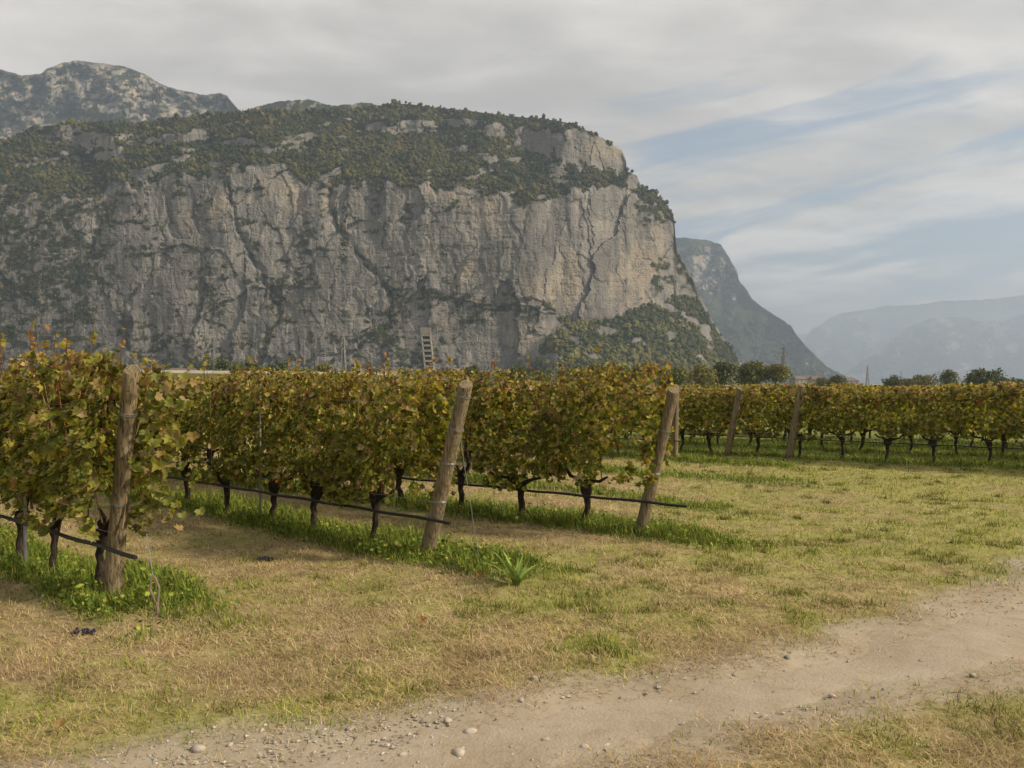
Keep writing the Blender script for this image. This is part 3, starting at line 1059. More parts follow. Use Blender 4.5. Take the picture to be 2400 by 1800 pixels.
def make_tree(label, px, py, wpx, D, tone, group, seed, slim=False):
    """a leafy tree whose top and width subtend the given photo sizes at distance D"""
    r = np.random.default_rng(seed)
    x, h = (px - CX) / F * D, CAM_H + (CY - py) / F * D
    w = wpx / F * D * 1.3
    t = thing('tree', label, 'tree', (x, D, 0), 0, group)
    mb = MB()
    th = h * 0.45
    bend = r.uniform(-0.05, 0.05, 2) * h
    trunk = [(0, 0, -0.1), (bend[0] * 0.3, bend[1] * 0.3, th * 0.5), (bend[0], bend[1], th), (bend[0] * 1.4, bend[1] * 1.2, h * 0.75)]
    mb.tube(trunk, [h * 0.028, h * 0.022, h * 0.017, h * 0.005], 6)
    lobes = []
    nl = 16
    for i in range(nl):
        a = r.uniform(0, 6.28)
        q = r.uniform(-0.2, 0.95)
        rr = w * 0.5 * (0.45 + 0.35 * math.sin(math.pi * min(1, max(0, q) * 0.9 + 0.12)) - 0.3 * max(0, q - 0.5)) * r.uniform(0.4, 1.15)
        c = np.array([math.cos(a) * rr, math.sin(a) * rr, h * (0.26 + 0.62 * q)])
        lobes.append((c, w * r.uniform(0.17, 0.28) * (1.1 if q < 0.7 else 0.8)))
        mb.tube([trunk[1], tuple((np.array(trunk[2]) * 0.5 + c * 0.5)), tuple(c)], [h * 0.012, h * 0.008, h * 0.003], 4)
    lobes.append((np.array([bend[0], bend[1], h - w * 0.16]), w * 0.17))
    mb.build('trunk', MAT['bark'], t)
    parts = []
    for c, lr in lobes:
        n = 120
        d = unit(r.normal(size=(n, 3)))
        P = c + d * lr * (0.45 + 0.55 * r.random((n, 1)) ** 0.5) * np.array([1, 1, 0.85])
        col = np.tile(np.array(tone), (n, 1)) * r.uniform(0.65, 1.35, (n, 1))
        col = col * np.array([1, 1, 1]) + (r.random((n, 1)) < 0.12) * np.array((0.05, 0.03, 0.0))
        parts.append(leaf_mesh(P, d + r.normal(0, 0.6, (n, 3)), r.normal(size=(n, 3)), r.uniform(0.10, 0.2, n) * w * 0.42, col, LEAF_FAR, LEAF_FAR_F))
    link('crown', np_mesh('crown', *merge(parts)), MAT['tree_leaf'], t)
    return t


G1, G2, G3 = (0.115, 0.125, 0.040), (0.165, 0.160, 0.050), (0.080, 0.095, 0.036)
TREES = [
    (1698, 847, 56, 260, G3, 'rounded dark tree, first of three beside the lattice pylon'),
    (1762, 849, 72, 270, G1, 'broadest dark tree, in the middle of the three beside the pylon'),
    (1818, 852, 52, 265, G2, 'lighter green tree just in front of the tall lattice pylon'),
    (1648, 856, 52, 250, G2, 'pale green tree at the foot of the wooded scree slope'),
    (1585, 862, 56, 240, G1, 'low tree showing above the vines behind the third leaning post'),
    (1513, 852, 62, 230, G2, 'yellowish green tree right of the vertical crack in the cliff'),
    (1450, 858, 64, 235, G1, 'bushy tree under the nose of the cliff above the third row'),
    (1398, 850, 58, 260, G2, 'feathery tree below the woods at the cliff foot'),
    (1335, 862, 66, 240, G1, 'spreading tree above the middle of the third vine row'),
    (1270, 868, 52, 230, G2, 'small olive tree crown between the scree and the vines'),
    (1208, 858, 62, 245, G3, 'dark rounded tree below the pale scree cone'),
    (1110, 855, 54, 245, G3, 'dark bushy tree right of the leaning middle post top'),
    (1062, 866, 34, 300, G1, 'small tree beside the pink house under the cliff'),
    (945, 862, 40, 240, G2, 'light tree just left of the concrete quarry tower foot'),
    (880, 868, 46, 200, G2, 'yellow green bush tree above the second vine row'),
    (752, 852, 62, 190, G2, 'bright green tree under the pylon at the cliff wall'),
    (700, 858, 56, 185, G2, 'pale green tree at the end of the pale road parapet'),
    (650, 850, 60, 330, G3, 'dark tree behind the pale road parapet, below the long gully'),
    (585, 852, 70, 340, G3, 'dark tree behind the parapet midway along it'),
    (520, 845, 74, 350, G3, 'dark tree behind the parapet beside the narrow pylon'),
    (1929, 886, 32, 420, G1, 'small round tree in front of the village roofs'),
    (1962, 883, 38, 400, G3, 'dark round tree right of the village roofs'),
    (2094, 881, 34, 330, G3, 'small dark tree, first of the row before the hazy mountain'),
    (2126, 886, 34, 340, G1, 'low pale tree between two darker ones on the valley floor'),
    (2164, 881, 40, 330, G2, 'rounded green tree in the middle of the valley floor'),
    (2223, 866, 40, 300, G1, 'tall narrow tree alone against the hazy mountain'),
    (2284, 884, 32, 320, G3, 'low tree touching the large bushy tree before the hazy mountain'),
    (2310, 866, 60, 280, G3, 'largest bushy tree against the blue mountain haze'),
    (2356, 888, 44, 320, G1, 'low wide tree right of the largest bushy tree'),
    (2396, 892, 40, 330, G3, 'last low tree at the edge of the valley floor'),
]
for i, (px, py, w, D, tone, lab) in enumerate(TREES):
    make_tree(lab, px, py, w, D, tone, 'trees on the valley floor', 500 + i)


def pylon(label, px, py, D, seed):
    x, h = (px - CX) / F * D, CAM_H + (CY - py) / F * D
    t = thing('pylon', label, 'pylon', (x, D, 0), 0.5 + 0.2 * seed, 'power line pylons')
    mb = MB()
    bw, tw = h * 0.075, h * 0.018
    rad = h * 0.0075
    lev = np.linspace(0, 1, 11) ** 0.85
    c = [[(sx_ * (bw + (tw - bw) * min(1, q * 1.25)), sy_ * (bw + (tw - bw) * min(1, q * 1.25)), q * h) for q in lev] for sx_, sy_ in ((1, 1), (-1, 1), (-1, -1), (1, -1))]
    for leg in c:
        mb.tube(leg, rad, 4)
    for i in range(len(lev) - 1):
        for k in range(4):
            a, b = c[k], c[(k + 1) % 4]
            mb.tube([a[i], b[i + 1]], rad * 0.6, 3)
            mb.tube([b[i], a[i + 1]], rad * 0.6, 3)
    mb.build('lattice_mast', MAT['steel'], t)
    for q, L in ((0.74, 0.13), (0.85, 0.16), (0.95, 0.11)):
        am = MB()
        for s in (-1, 1):
            for o in (-tw, tw):
                am.tube([(s * tw, o, q * h), (s * L * h, 0, q * h + 0.01 * h)], rad * 0.8, 4)
                am.tube([(s * tw, o, q * h + 0.035 * h), (s * L * h, 0, q * h + 0.01 * h)], rad * 0.6, 4)
            am.tube([(s * L * h, 0, q * h + 0.01 * h), (s * L * h, 0, q * h - 0.04 * h)], rad * 1.1, 4)
        am.build('cross_arm', MAT['steel'], t)


pylon('tall lattice pylon standing among three dark trees below the spur', 1836, 811, 560, 1)
pylon('small hazy lattice pylon right of the village roofs', 2033, 857, 1000, 2)
pylon('tiny faint pylon among the valley floor trees', 2112, 869, 1300, 3)
pylon('narrow pylon rising behind the pale parapet before the cliff', 500, 790, 480, 4)
pylon('lattice pylon against the cliff midway between house roof and tower', 805, 790, 480, 5)


def house(label, px, D, w, d, eave, ridge, rot, wallc, roofc, cat='house', wins=3):
    x = (px - CX) / F * D
    t = thing('house', label, cat, (x, D, 0), rot)
    wl = MB()
    wl.box((-w / 2, -d / 2, -0.2), (w / 2, d / 2, eave), wallc)
    wall = wl.build('wall', MAT['wall'], t)
    rf = MB()
    o = 0.5
    hip = w * 0.18
    V = [(-w / 2 - o, -d / 2 - o, eave - 0.15), (w / 2 + o, -d / 2 - o, eave - 0.15), (w / 2 + o, d / 2 + o, eave - 0.15), (-w / 2 - o, d / 2 + o, eave - 0.15), (-w / 2 + hip, 0, ridge), (w / 2 - hip, 0, ridge)]
    rf.add(V, [(0, 1, 5, 4), (2, 3, 4, 5)], roofc)
    rf.add(V, [(1, 2, 5), (3, 0, 4), (0, 3, 2), (0, 2, 1)], roofc)
    roof = rf.build('roof', MAT['wall'], t)
    ch = MB()
    ch.box((w * 0.15, -0.4, eave), (w * 0.15 + 0.7, 0.3, ridge + 0.7), wallc)
    ch.build('chimney', MAT['wall'], roof)
    for k in range(wins):
        for lv in ((0.30, 0.72) if eave > 5 else (0.55,)):
            wx = -w / 2 + w * (k + 0.5) / wins
            wb = MB()
            wb.box((wx - 0.5, -d / 2 - 0.06, eave * lv - 0.6), (wx + 0.5, -d / 2 + 0.05, eave * lv + 0.6), (0.05, 0.05, 0.055))
            wb.build('window', MAT['wall'], t)
    return t


house('long low house with grey brown hipped roof beyond the parapet', 428, 300, 14, 9, 4.6, 8.0, 0.1, (0.42, 0.38, 0.33), (0.16, 0.12, 0.10))
house('pink walled house under the cliff beside the quarry tower', 1082, 480, 11, 8, 9.2, 11.5, 0.2, (0.48, 0.32, 0.25), (0.28, 0.15, 0.10))
house('cream village house with terracotta roof left of the pylon trees gap', 1870, 640, 11, 9, 6.0, 8.6, 0.3, (0.31, 0.28, 0.245), (0.17, 0.14, 0.12))
house('white village house with red brown roof below the far spur', 1893, 680, 11, 9, 7.2, 9.8, -0.2, (0.42, 0.38, 0.33), (0.17, 0.14, 0.12))
house('pale village house with low tiled roof nearest the dark round tree', 1912, 600, 10, 9, 5.6, 8.2, 0.0, (0.38, 0.34, 0.29), (0.17, 0.14, 0.12))
house('pink house half hidden by the vines right of the dark round tree', 1988, 700, 16, 9, 5.0, 7.5, 0.15, (0.32, 0.27, 0.24), (0.17, 0.14, 0.12))

# quarry tower: an open concrete frame of seven landings against the cliff
TD = 1040.0
t = thing('quarry_tower', 'slim concrete tower of seven open storeys standing against the cliff', 'tower', ((1011 - CX) / F * TD, TD, 0), 0.05)
hw, ht = 6.6, 69.0


def lean(z):
    return -7.5 * (z / ht)


CON = (0.27, 0.245, 0.21)
for s in (-1, 1):
    mb = MB()
    mb.tube([(s * (hw - 0.8) + lean(0), -3.6, -1), (s * (hw - 0.8) + lean(ht), -3.6, ht)], 1.25, 4, CON)
    mb.tube([(s * (hw - 0.8) + lean(0), 3.0, -1), (s * (hw - 0.8) + lean(ht), 3.0, ht)], 1.25, 4, CON)
    mb.build('column', MAT['wall'], t)
for k in range(8):
    z = 19 + k * 7.0
    mb = MB()
    mb.box((-hw + lean(z), -4.6, z - 1.5), (hw + lean(z), 4, z + 1.2), CON)
    mb.build('landing', MAT['wall'], t)
mb = MB()
mb.box((-hw + lean(0), 3.9, -1), (hw + lean(0), 4.6, 19), CON)
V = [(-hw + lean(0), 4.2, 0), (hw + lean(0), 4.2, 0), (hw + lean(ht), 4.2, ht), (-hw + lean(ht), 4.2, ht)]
mb.add(V, [(0, 1, 2, 3)], (0.035, 0.035, 0.035))  # near-black sheet: shade inside the open storeys, put into the wall colour
mb.build('rear_wall', MAT['wall'], t)
mb = MB()
mb.box((-hw + lean(ht) - 0.4, -4.9, ht + 0.3), (hw + lean(ht) + 0.4, 4.5, ht + 9), (0.24, 0.22, 0.19))
mb.build('head_house', MAT['wall'], t)

# elevated road: earth bank with a pale parapet
t = thing('road_parapet', 'long pale concrete parapet of the raised road behind the second row', 'parapet', (0, 0, 0))
a, b = np.array([(300 - CX) / F * 128, 128.0]), np.array([(930 - CX) / F * 176, 176.0])
d = (b - a) / np.linalg.norm(b - a)
nrm = np.array([d[1], -d[0]])
L = np.linalg.norm(b - a)
N = 12
za, zb = CAM_H + (CY - 866) / F * 128, CAM_H + (CY - 874) / F * 176
for k in range(N):
    p, q = a + d * (L * k / N + 0.04), a + d * (L * (k + 1) / N - 0.04)
    z0, z1 = za + (zb - za) * k / N, za + (zb - za) * (k + 1) / N
    mb = MB()
    V = []
    for pt, zz in ((p, z0), (q, z1)):
        for o, dz in ((-0.15, -0.55), (0.15, -0.55), (0.15, 0.0), (-0.15, 0.0)):
            V.append((pt[0] + nrm[0] * o, pt[1] + nrm[1] * o, zz + dz))
    mb.add(V, [(0, 1, 2, 3), (7, 6, 5, 4), (0, 4, 5, 1), (1, 5, 6, 2), (2, 6, 7, 3), (3, 7, 4, 0)], (0.36, 0.33, 0.28))
    mb.build('panel', MAT['wall'], t)
mb = MB()
V = []
for pt, zz in ((a, za - 0.53), (b, zb - 0.53)):
    for o, z in ((7.5, -0.2), (0.6, zz), (-6, zz), (-14, -0.2)):
        V.append((pt[0] + nrm[0] * o, pt[1] + nrm[1] * o, z))
mb.add(V, [(0, 4, 5, 1), (1, 5, 6, 2), (2, 6, 7, 3), (3, 2, 1, 0), (4, 7, 6, 5)], (0.075, 0.075, 0.03))
tag(mb.build('road_embankment', MAT['forest']), 'grassy bank carrying the raised road', kind='structure')

# ------------------------------------------------------------------ the vines
PAL = np.array([(0.085, 0.118, 0.018), (0.165, 0.190, 0.027), (0.285, 0.280, 0.045), (0.400, 0.355, 0.070), (0.29, 0.205, 0.080), (0.42, 0.33, 0.17), (0.13, 0.080, 0.038), (0.34, 0.13, 0.035)])


def leaf_colors(z, top, n, r):
    """green below, more yellow and dried brown towards the top of the hedge"""
    q = np.clip((z - 0.6) / (top - 0.6), 0, 1.3)
    k = r.random(n)
    dry = 0.20 + 0.52 * smooth(q, 0.5, 1.0)
    out = np.empty((n, 3))
    g = r.random(n)
    gi = np.where(g < 0.36, 0, np.where(g < 0.72, 1, np.where(g < 0.92, 2, 3)))
    di = np.where(g < 0.34, 4, np.where(g < 0.58, 5, np.where(g < 0.82, 3, np.where(g < 0.975, 6, 7))))
    out = PAL[np.where(k < dry, di, gi)]
    return out * r.uniform(0.6, 1.42, (n, 1))


def foliage_points(n, top, half, r, off, thick=0.25, bottom=0.60, reach=0.0):
    """leaf positions of one vine's share of the hedge; x along the row"""
    n0, n = n, int(n * 1.5)
    x = r.uniform(-half - reach, half, n * 2)
    z = bottom + (top - bottom) * r.random(n * 2) ** 0.92
    gx_ = x + off
    tops = top + 0.09 * fbm(gx_ * 1.9, gx_ * 0 + top, None, 3, 301)
    bots = bottom + 0.08 * fbm(gx_ * 3.3, gx_ * 0 + 4, None, 3, 302)
    z = bots + (z - bottom) / (top - bottom) * (tops - bots)
    w = thick * (0.93 + 0.14 * vn(gx_ * 2.3, z * 2.6, None, 303)) * (1 - 0.35 * smooth(z, top - 0.25, top + 0.1)) * (0.6 + 0.4 * smooth(z, bottom - 0.1, bottom + 0.3))
    side = np.where(r.random(n * 2) < 0.5, -1, 1)
    y = side * w * (1 - 0.6 * r.random(n * 2) ** 2.2)
    dens = fbm(gx_ * 2.6, z * 2.6, y * 2.0, 3, 304)
    keep = dens > -0.17 + 0.25 * (r.random(n * 2) - 0.5) + 0.38 * (1 - smooth(z, bottom, bottom + 0.34))
    x, y, z, side = x[keep][:n0], y[keep][:n0], z[keep][:n0], side[keep][:n0]
    P = np.stack([x, y, z], 1)
    m = len(P)
    N = np.stack([r.normal(0, 0.55, m), side * 1.0 + r.normal(0, 0.45, m), 0.45 + r.normal(0, 0.45, m)], 1)
    T = np.stack([r.normal(0, 0.6, m), side * 0.35 + r.normal(0, 0.3, m), -0.9 + r.normal(0, 0.5, m)], 1)
    return P, N, T


def trunk_mesh(seed, h=0.50):
    r = np.random.default_rng(seed)
    mb = MB()
    lx, ly = r.uniform(-0.07, 0.07, 2)
    n = 9
    pts, rad = [], []
    for i in range(n):
        q = i / (n - 1)
        pts.append((lx * math.sin(q * 2.6) + r.uniform(-0.010, 0.010), ly * q + r.uniform(-0.010, 0.010), -0.06 + (h + 0.06) * q))
        rad.append(0.040 - 0.012 * math.sin(q * math.pi) + (0.018 if q > 0.85 else 0))
    mb.tube(pts, rad, 9, rough=0.35, seed=seed)
    top = np.array(pts[-1])
    for s in (-1, 1):
        L = r.uniform(0.20, 0.42)
        ps = [top + (0, 0, -0.03), top + (s * L * 0.35, r.uniform(-0.03, 0.03), 0.05 + r.uniform(-0.02, 0.03)), top + (s * L * 0.75, r.uniform(-0.03, 0.03), 0.08), top + (s * L, r.uniform(-0.04, 0.04), 0.13 + r.uniform(0, 0.06))]
        mb.tube(ps, [0.032, 0.026, 0.020, 0.012], 7, rough=0.4, seed=seed + 3)
    for k in range(3):
        mb.tube([top + (r.uniform(-0.04, 0.04), 0, 0), top + (r.uniform(-0.1, 0.1), r.uniform(-0.05, 0.05), 0.10)], [0.02, 0.011], 6, rough=0.4, seed=seed + k)
    return mb.mesh('trunk', True)


CANE_C = [(0.17, 0.085, 0.04), (0.22, 0.075, 0.03), (0.26, 0.17, 0.09)]


def cane(r, top, half):
    x0 = r.uniform(-half * 0.8, half * 0.8)
    y0 = r.uniform(-0.05, 0.05)
    h = r.uniform(0.6, 1.0) * (top - 0.5)
    dx, dy = r.uniform(-0.22, 0.22), r.uniform(-0.25, 0.25)
    pts = [(x0 + dx * q * q + 0.02 * math.sin(q * 9 + x0 * 5), y0 + dy * q, 0.58 + h * q) for q in np.linspace(0, 1, 7)]
    mb = MB()
    mb.tube(pts, np.linspace(0.0065, 0.0035, 7), 5, CANE_C[r.integers(3)], caps=False)
    return mb.mesh('cane', True)


def shoot(r, x, z0, h, warm):
    """a bare late shoot standing above the hedge with a few coloured leaves"""
    mb = MB()
    lx, ly = r.uniform(-0.12, 0.12, 2)
    pts = np.array([(x + lx * q * q, r.uniform(-0.02, 0.02) + ly * q, z0 + h * q) for q in np.linspace(0, 1, 5)])
    mb.tube(pts, np.linspace(0.004, 0.002, 5), 4, CANE_C[r.integers(3)], caps=False)
    n = r.integers(3, 6)
    q = r.uniform(0.35, 1.0, n)
    P = np.stack([np.interp(q, np.linspace(0, 1, 5), pts[:, k]) for k in range(3)], 1)
    N = r.normal(size=(n, 3)) + (0, -0.5, 0.4)
    T = r.normal(size=(n, 3)) * (1, 1, 0.5)
    col = np.array([(0.32, 0.28, 0.05), (0.34, 0.25, 0.06), (0.32, 0.15, 0.05), (0.20, 0.21, 0.04)])[r.integers(0, 4 if not warm else 3, n)]
    V, Fc, C = leaf_mesh(P, N, T, r.uniform(0.035, 0.07, n), col, LEAF_MID, LEAF_MID_F, r.uniform(0, 0.5, n))
    mb.add(V, Fc, C)
    return mb.mesh('shoot')


# single leaves share these meshes
LEAF_BANK = []
for k in range(8):
    V, Fc, C = leaf_mesh(np.zeros((1, 3)), np.array([[0, 0, 1.0]]), np.array([[0, 1.0, 0]]), np.ones(1), PAL[[k]] * rng.uniform(0.9, 1.2), LEAF_SHAPE, LEAF_FACES, np.array([0.08 + 0.12 * (k % 4)]))
    me = np_mesh('leaf', V, Fc, C)
    me.materials.append(MAT['leaf'])
    LEAF_BANK.append(me)

FAR_BANK = {}


def far_foliage(kind, top):
    key = (kind, top)
    if key not in FAR_BANK:
        r = np.random.default_rng(7000 + kind * 31 + int(top * 100))
        P, N, T = foliage_points(1120, top, 0.62, r, kind * 9.7, 0.27, 0.45)
        S = r.uniform(0.05, 0.092, len(P))
        parts = [leaf_mesh(P, N, T, S, leaf_colors(P[:, 2], top, len(P), r), LEAF_MID, LEAF_MID_F, r.uniform(0, 0.4, len(P)))]
        me = np_mesh('foliage', *merge(parts))
        me.materials.append(MAT['leaf'])
        FAR_BANK[key] = me
    return FAR_BANK[key]


TRUNKS = [trunk_mesh(900 + k, 0.46 + 0.02 * (k % 4)) for k in range(7)]
for me in TRUNKS:
    me.materials.append(MAT['bark'])

ORD = 'first second third fourth fifth sixth seventh eighth ninth tenth eleventh twelfth thirteenth fourteenth fifteenth sixteenth seventeenth eighteenth'.split()
ROWNAME = ['the nearest row, counted from its thick vine wrapped end post', 'the second row, counted from the thick leaning middle post', 'the third row, counted from its leaning end post',
           'the short row seen through the third row', 'the fifth row, behind the third', 'the sixth row, behind the third leaning post']


def make_vine(row, i):
    R = ROWS[row]
    r = np.random.default_rng(4000 + row * 97 + i)
    tt = R['t0'] + i * 1.0 + (r.uniform(-0.08, 0.08) if row < 3 else r.uniform(-0.15, 0.15))
    if row == 0:
        tt = (0.27, 1.2, 2.05, 3.0, 4.0, 5.0, 6.0)[i]
    p = R['E'] + R['d'] * tt
    dist = float(np.hypot(*p))
    rot = math.atan2(R['d'][1], R['d'][0])
    if row < 6:
        lab = f"{ORD[i]} grapevine of {ROWNAME[row]}"
        grp = 'vines of the ' + ('first second third fourth fifth sixth'.split()[row]) + ' row'
    elif row == 6:
        lab = f"{ORD[R['n'] - 1 - i]} grapevine from the bend in the long row at the right edge of the meadow"
        grp = 'vines of the long row beyond the meadow'
    else:
        lab = 'grapevine glimpsed under and behind the long row beyond the meadow'
        grp = 'vines behind the long row'
    v = thing('grapevine', lab, 'grapevine', (p[0], p[1], gz1(*p)), rot, grp)
    o = link('trunk', TRUNKS[int(r.integers(7))], None, v)
    o.rotation_euler = (0, 0, r.uniform(-0.5, 0.5) + (math.pi if r.random() < 0.5 else 0))
    s = r.uniform(0.95, 1.4)
    o.scale = (s, s, 1.0 if row == 0 else r.uniform(0.94, 1.08))
    top = R['top']
    close = dist < 12.5 and row < 3
    if not close:
        f = link('foliage', far_foliage(int(r.integers(6)), top if row < 6 else 1.69), None, v)
        f.rotation_euler = (0, 0, math.pi if r.random() < 0.5 else 0)
        f.scale = (1, 1, r.uniform(0.97, 1.04))
        tag(f, kind='stuff')
        return
    half = 0.60
    n = 1600 if row == 0 else 1800
    off = tt + row * 33
    thick = 0.33 if row == 0 else 0.27
    reach = (0.0, 0.48, 0.50)[row] if i == 0 else 0.0
    P, N, T = foliage_points(int(n * (1 + reach)), top, half, r, off, thick, 0.43 if row else 0.48, reach)
    if row == 0 and i == 0:      # shoots hang out past the end post
        m = 210
        u_ = np.abs(r.normal(0, 0.20, m)) + 0.06
        zq = r.uniform(0.55, 1.85, m)
        Q = np.stack([-0.27 - 0.19 * zq - 0.777 * u_ + r.normal(0, 0.08, m), -0.629 * u_ + r.normal(0, 0.08, m), zq], 1)
        P = np.vstack([P, Q])
        N = np.vstack([N, r.normal(0, 0.5, (m, 3)) + (-0.6, 0.6, 0.4)])
        T = np.vstack([T, r.normal(0, 0.5, (m, 3)) + (-0.3, 0, -0.9)])
    if row == 0 and i == 0:      # the end post stays mostly in view
        vx, vy = P[:, 0] + 0.27 + 0.19 * P[:, 2], P[:, 1]
        along, lat = -0.915 * vx + 0.40 * vy, np.abs(-0.915 * vy - 0.40 * vx)
        mid = (P[:, 2] > 1.05) & (P[:, 2] < 1.4)
        front = (along > -0.05) & (lat < 0.13) & (r.random(len(P)) < np.where(mid, 0.80, 0.97))
        P, N, T = P[~front], N[~front], T[~front]
    S = (r.uniform(0.045, 0.098, len(P)) if row == 0 else r.uniform(0.036, 0.080, len(P))) * (1 - 0.25 * smooth(P[:, 2], top - 0.3, top))
    C = leaf_colors(P[:, 2], top, len(P), r)
    if row == 0 and i == 0:
        pale = P[:, 0] < -0.52
        C[pale] = C[pale] * 0.6 + np.array((0.19, 0.19, 0.075)) * 0.5
    # the leaves that stand out on the camera's side become single leaves
    Rz = Matrix.Rotation(rot, 3, 'Z')
    Wp = P @ np.array(Rz).T
    tocam = unit(-p)[None]
    outness = Wp[:, 0] * tocam[0, 0] + Wp[:, 1] * tocam[0, 1] + 0.03 * r.random(len(P))
    nsing = (110 if dist < 8.5 else 70 if dist < 10.5 else 36)
    order = np.argsort(-outness)
    sing = order[:nsing * 2:2]
    rest = np.setdiff1d(np.arange(len(P)), sing)
    V_, F_, C_ = leaf_mesh(P[rest], N[rest], T[rest], S[rest], C[rest], LEAF_SHAPE if dist < 9.5 else LEAF_MID, LEAF_FACES if dist < 9.5 else LEAF_MID_F, r.uniform(0, 0.5, len(rest)))
    fo = link('foliage', np_mesh('foliage', V_, F_, C_), MAT['leaf'], v)
    tag(fo, kind='stuff')
    Nn, Tt, Bb = leaf_frames(N[sing], T[sing])
    for k, j in enumerate(sing):
        ci = int(np.argmin(np.sum((PAL - C[j]) ** 2, 1)))
        lo = bpy.data.objects.new('leaf', LEAF_BANK[ci])
        coll.objects.link(lo)
        lo.parent = v
        sc_ = float(S[j]) * 1.15
        b_, t_, n_ = Bb[k] * sc_, Tt[k] * sc_, Nn[k] * sc_
        lo.matrix_basis = Matrix(((b_[0], t_[0], n_[0], P[j][0]), (b_[1], t_[1], n_[1], P[j][1]), (b_[2], t_[2], n_[2], P[j][2]), (0, 0, 0, 1)))
    for k in range(9 if dist < 10 else 5):
        link('cane', cane(r, top, half), MAT['cane'], v)
    ns = (4 if row == 0 else 2)
    for k in range(ns):
        big = row == 0 and i in (2, 3)
        link('shoot', shoot(r, r.uniform(-half, half), top - 0.10, r.uniform(0.25, 0.42) if not big else r.uniform(0.35, 0.6), row == 0), MAT['leaf'], v)


for row, R in enumerate(ROWS):
    for i in range(R['n']):
        make_vine(row, i)


# ------------------------------------------------------------------ posts, pipes, wires
def post(name, label, row, t, h, r0, lean_out, off=0.0, slant=0.04, wraps=(), mat='wood', group='wooden vineyard posts', side=0.0):
    R = ROWS[row]
    p = R['E'] + R['d'] * t + np.array([-R['d'][1], R['d'][0]]) * off
    o = thing(name, label, 'post', (p[0], p[1], gz1(*p)), math.atan2(R['d'][1], R['d'][0]), group)
    mb = MB()
    k = 20
    zs = np.concatenate([np.linspace(-0.15, h * 0.94, 9), [h * 0.985, h]])
    th = np.linspace(0, 2 * math.pi, k, endpoint=False)
    rings = []
    for i, z in enumerate(zs):
        rr = r0 * (1.06 - 0.14 * z / h) * (0.93 if i == len(zs) - 1 else 1)
        wobv = 1 + 0.045 * fbm(th * 0.9 + t, np.full(k, z * 1.1 + row), None, 2, 77)
        x = -lean_out * z / h + np.cos(th) * rr * wobv
        y = side * z / h + np.sin(th) * rr * wobv
        zz = z + (slant * np.cos(th + 0.8) if i >= len(zs) - 2 else 0)
        rings.append(np.stack([x, y, np.broadcast_to(zz, k)], 1))
    V = np.vstack(rings)
    Fq = [(i * k + j, i * k + (j + 1) % k, (i + 1) * k + (j + 1) % k, (i + 1) * k + j) for i in range(len(zs) - 1) for j in range(k)]
    mb.add(V, Fq)
    mb.ngon(rings[-1])
    mb.build('shaft', MAT[mat], o, smooth_shade=True)
    for wz, tilt in wraps:
        c = np.array([-lean_out * wz / h, side * wz / h, wz])
        rr = r0 * (1.06 - 0.14 * wz / h) * 1.06
        a = np.linspace(0, 2 * math.pi, 17)
        w = MB()
        for dz in (0, 0.012):
            w.tube([(c[0] + math.cos(q) * rr, c[1] + math.sin(q) * rr, wz + dz + tilt * math.cos(q)) for q in a], 0.0024, 5, caps=False)
        w.build('wire_wrap', MAT['wire'], o)
    return o


post('end_post', 'thick grey brown end post half buried in vine leaves, nearest of all', 0, 0.0, 1.86, 0.068, 0.36, wraps=((0.78, 0.02), (1.5, 0.015)))
post('end_post', 'thick pale wooden post leaning over at the end of the second row', 1, 0.0, 1.74, 0.078, 0.55, wraps=((0.55, 0.0), (0.95, 0.01), (1.30, 0.03), (1.62, 0.02)))
post('end_post', 'leaning wooden post at the end of the third row, vines clinging', 2, 0.0, 1.67, 0.070, 0.42, wraps=((0.7, 0.0), (1.2, 0.02)))
post('end_post', 'pale post seen through the leaves just right of the leaning middle post', 3, 0.0, 1.78, 0.075, 0.30, wraps=((1.1, 0.0),))
post('end_post', 'pale post seen through the middle of the third row', 4, 0.0, 1.78, 0.075, 0.18, wraps=((1.1, 0.0),))
post('end_post', 'upright dark post close behind the third leaning post', 5, 0.0, 1.70, 0.075, 0.05, wraps=((1.1, 0.0),))
t7 = float(np.dot(np.array([6.75, 18.55]) - ROWS[6]['E'], ROWS[6]['d']))
post('end_post', 'second tilted wooden post from the left in the long row beyond the meadow', 6, t7, 1.74, 0.085, 0.30, off=0.25)
post('end_post', 'first tilted wooden post in the long row beyond the meadow', 6, t7 + 1.55, 1.70, 0.085, 0.34, off=0.25)
for row, t, lab in ((1, 3.02, 'thin grey steel stake under the second row'), (1, 8.1, 'thin steel stake far along the second row'), (2, 6.0, 'thin steel stake midway along the third row'), (6, 5.0, 'slim dark steel stake in the long row near the picture edge'),
                    (0, 1.75, 'thin steel stake between the second and third vines of the nearest row')):
    post('stake', lab, row, t, 1.75 if row else 1.9, 0.016 if row != 6 else 0.028, 0.0, off=0.04 if row != 6 else 0.30, slant=0.0, mat='wire' if row != 6 else 'steel', group='steel row stakes')


def row_line(name, label, cat, row, z, t0, t1, rad, mat, off, sag, group, step=0.5):
    R = ROWS[row]
    nrm_ = np.array([-R['d'][1], R['d'][0]])
    ts = np.arange(t0, t1 + 1e-6, step)
    pts = []
    for q in ts:
        p = R['E'] + R['d'] * q + nrm_ * off
        dz = -sag * (0.5 + 0.5 * math.cos((q % 1.0) * 2 * math.pi + math.pi)) if sag else 0
        pts.append((p[0], p[1], z + dz))
    mb = MB()
    mb.tube(pts, rad, 6)
    o = mb.build(name, MAT[mat], smooth_shade=True)
    return tag(o, label, cat, group)


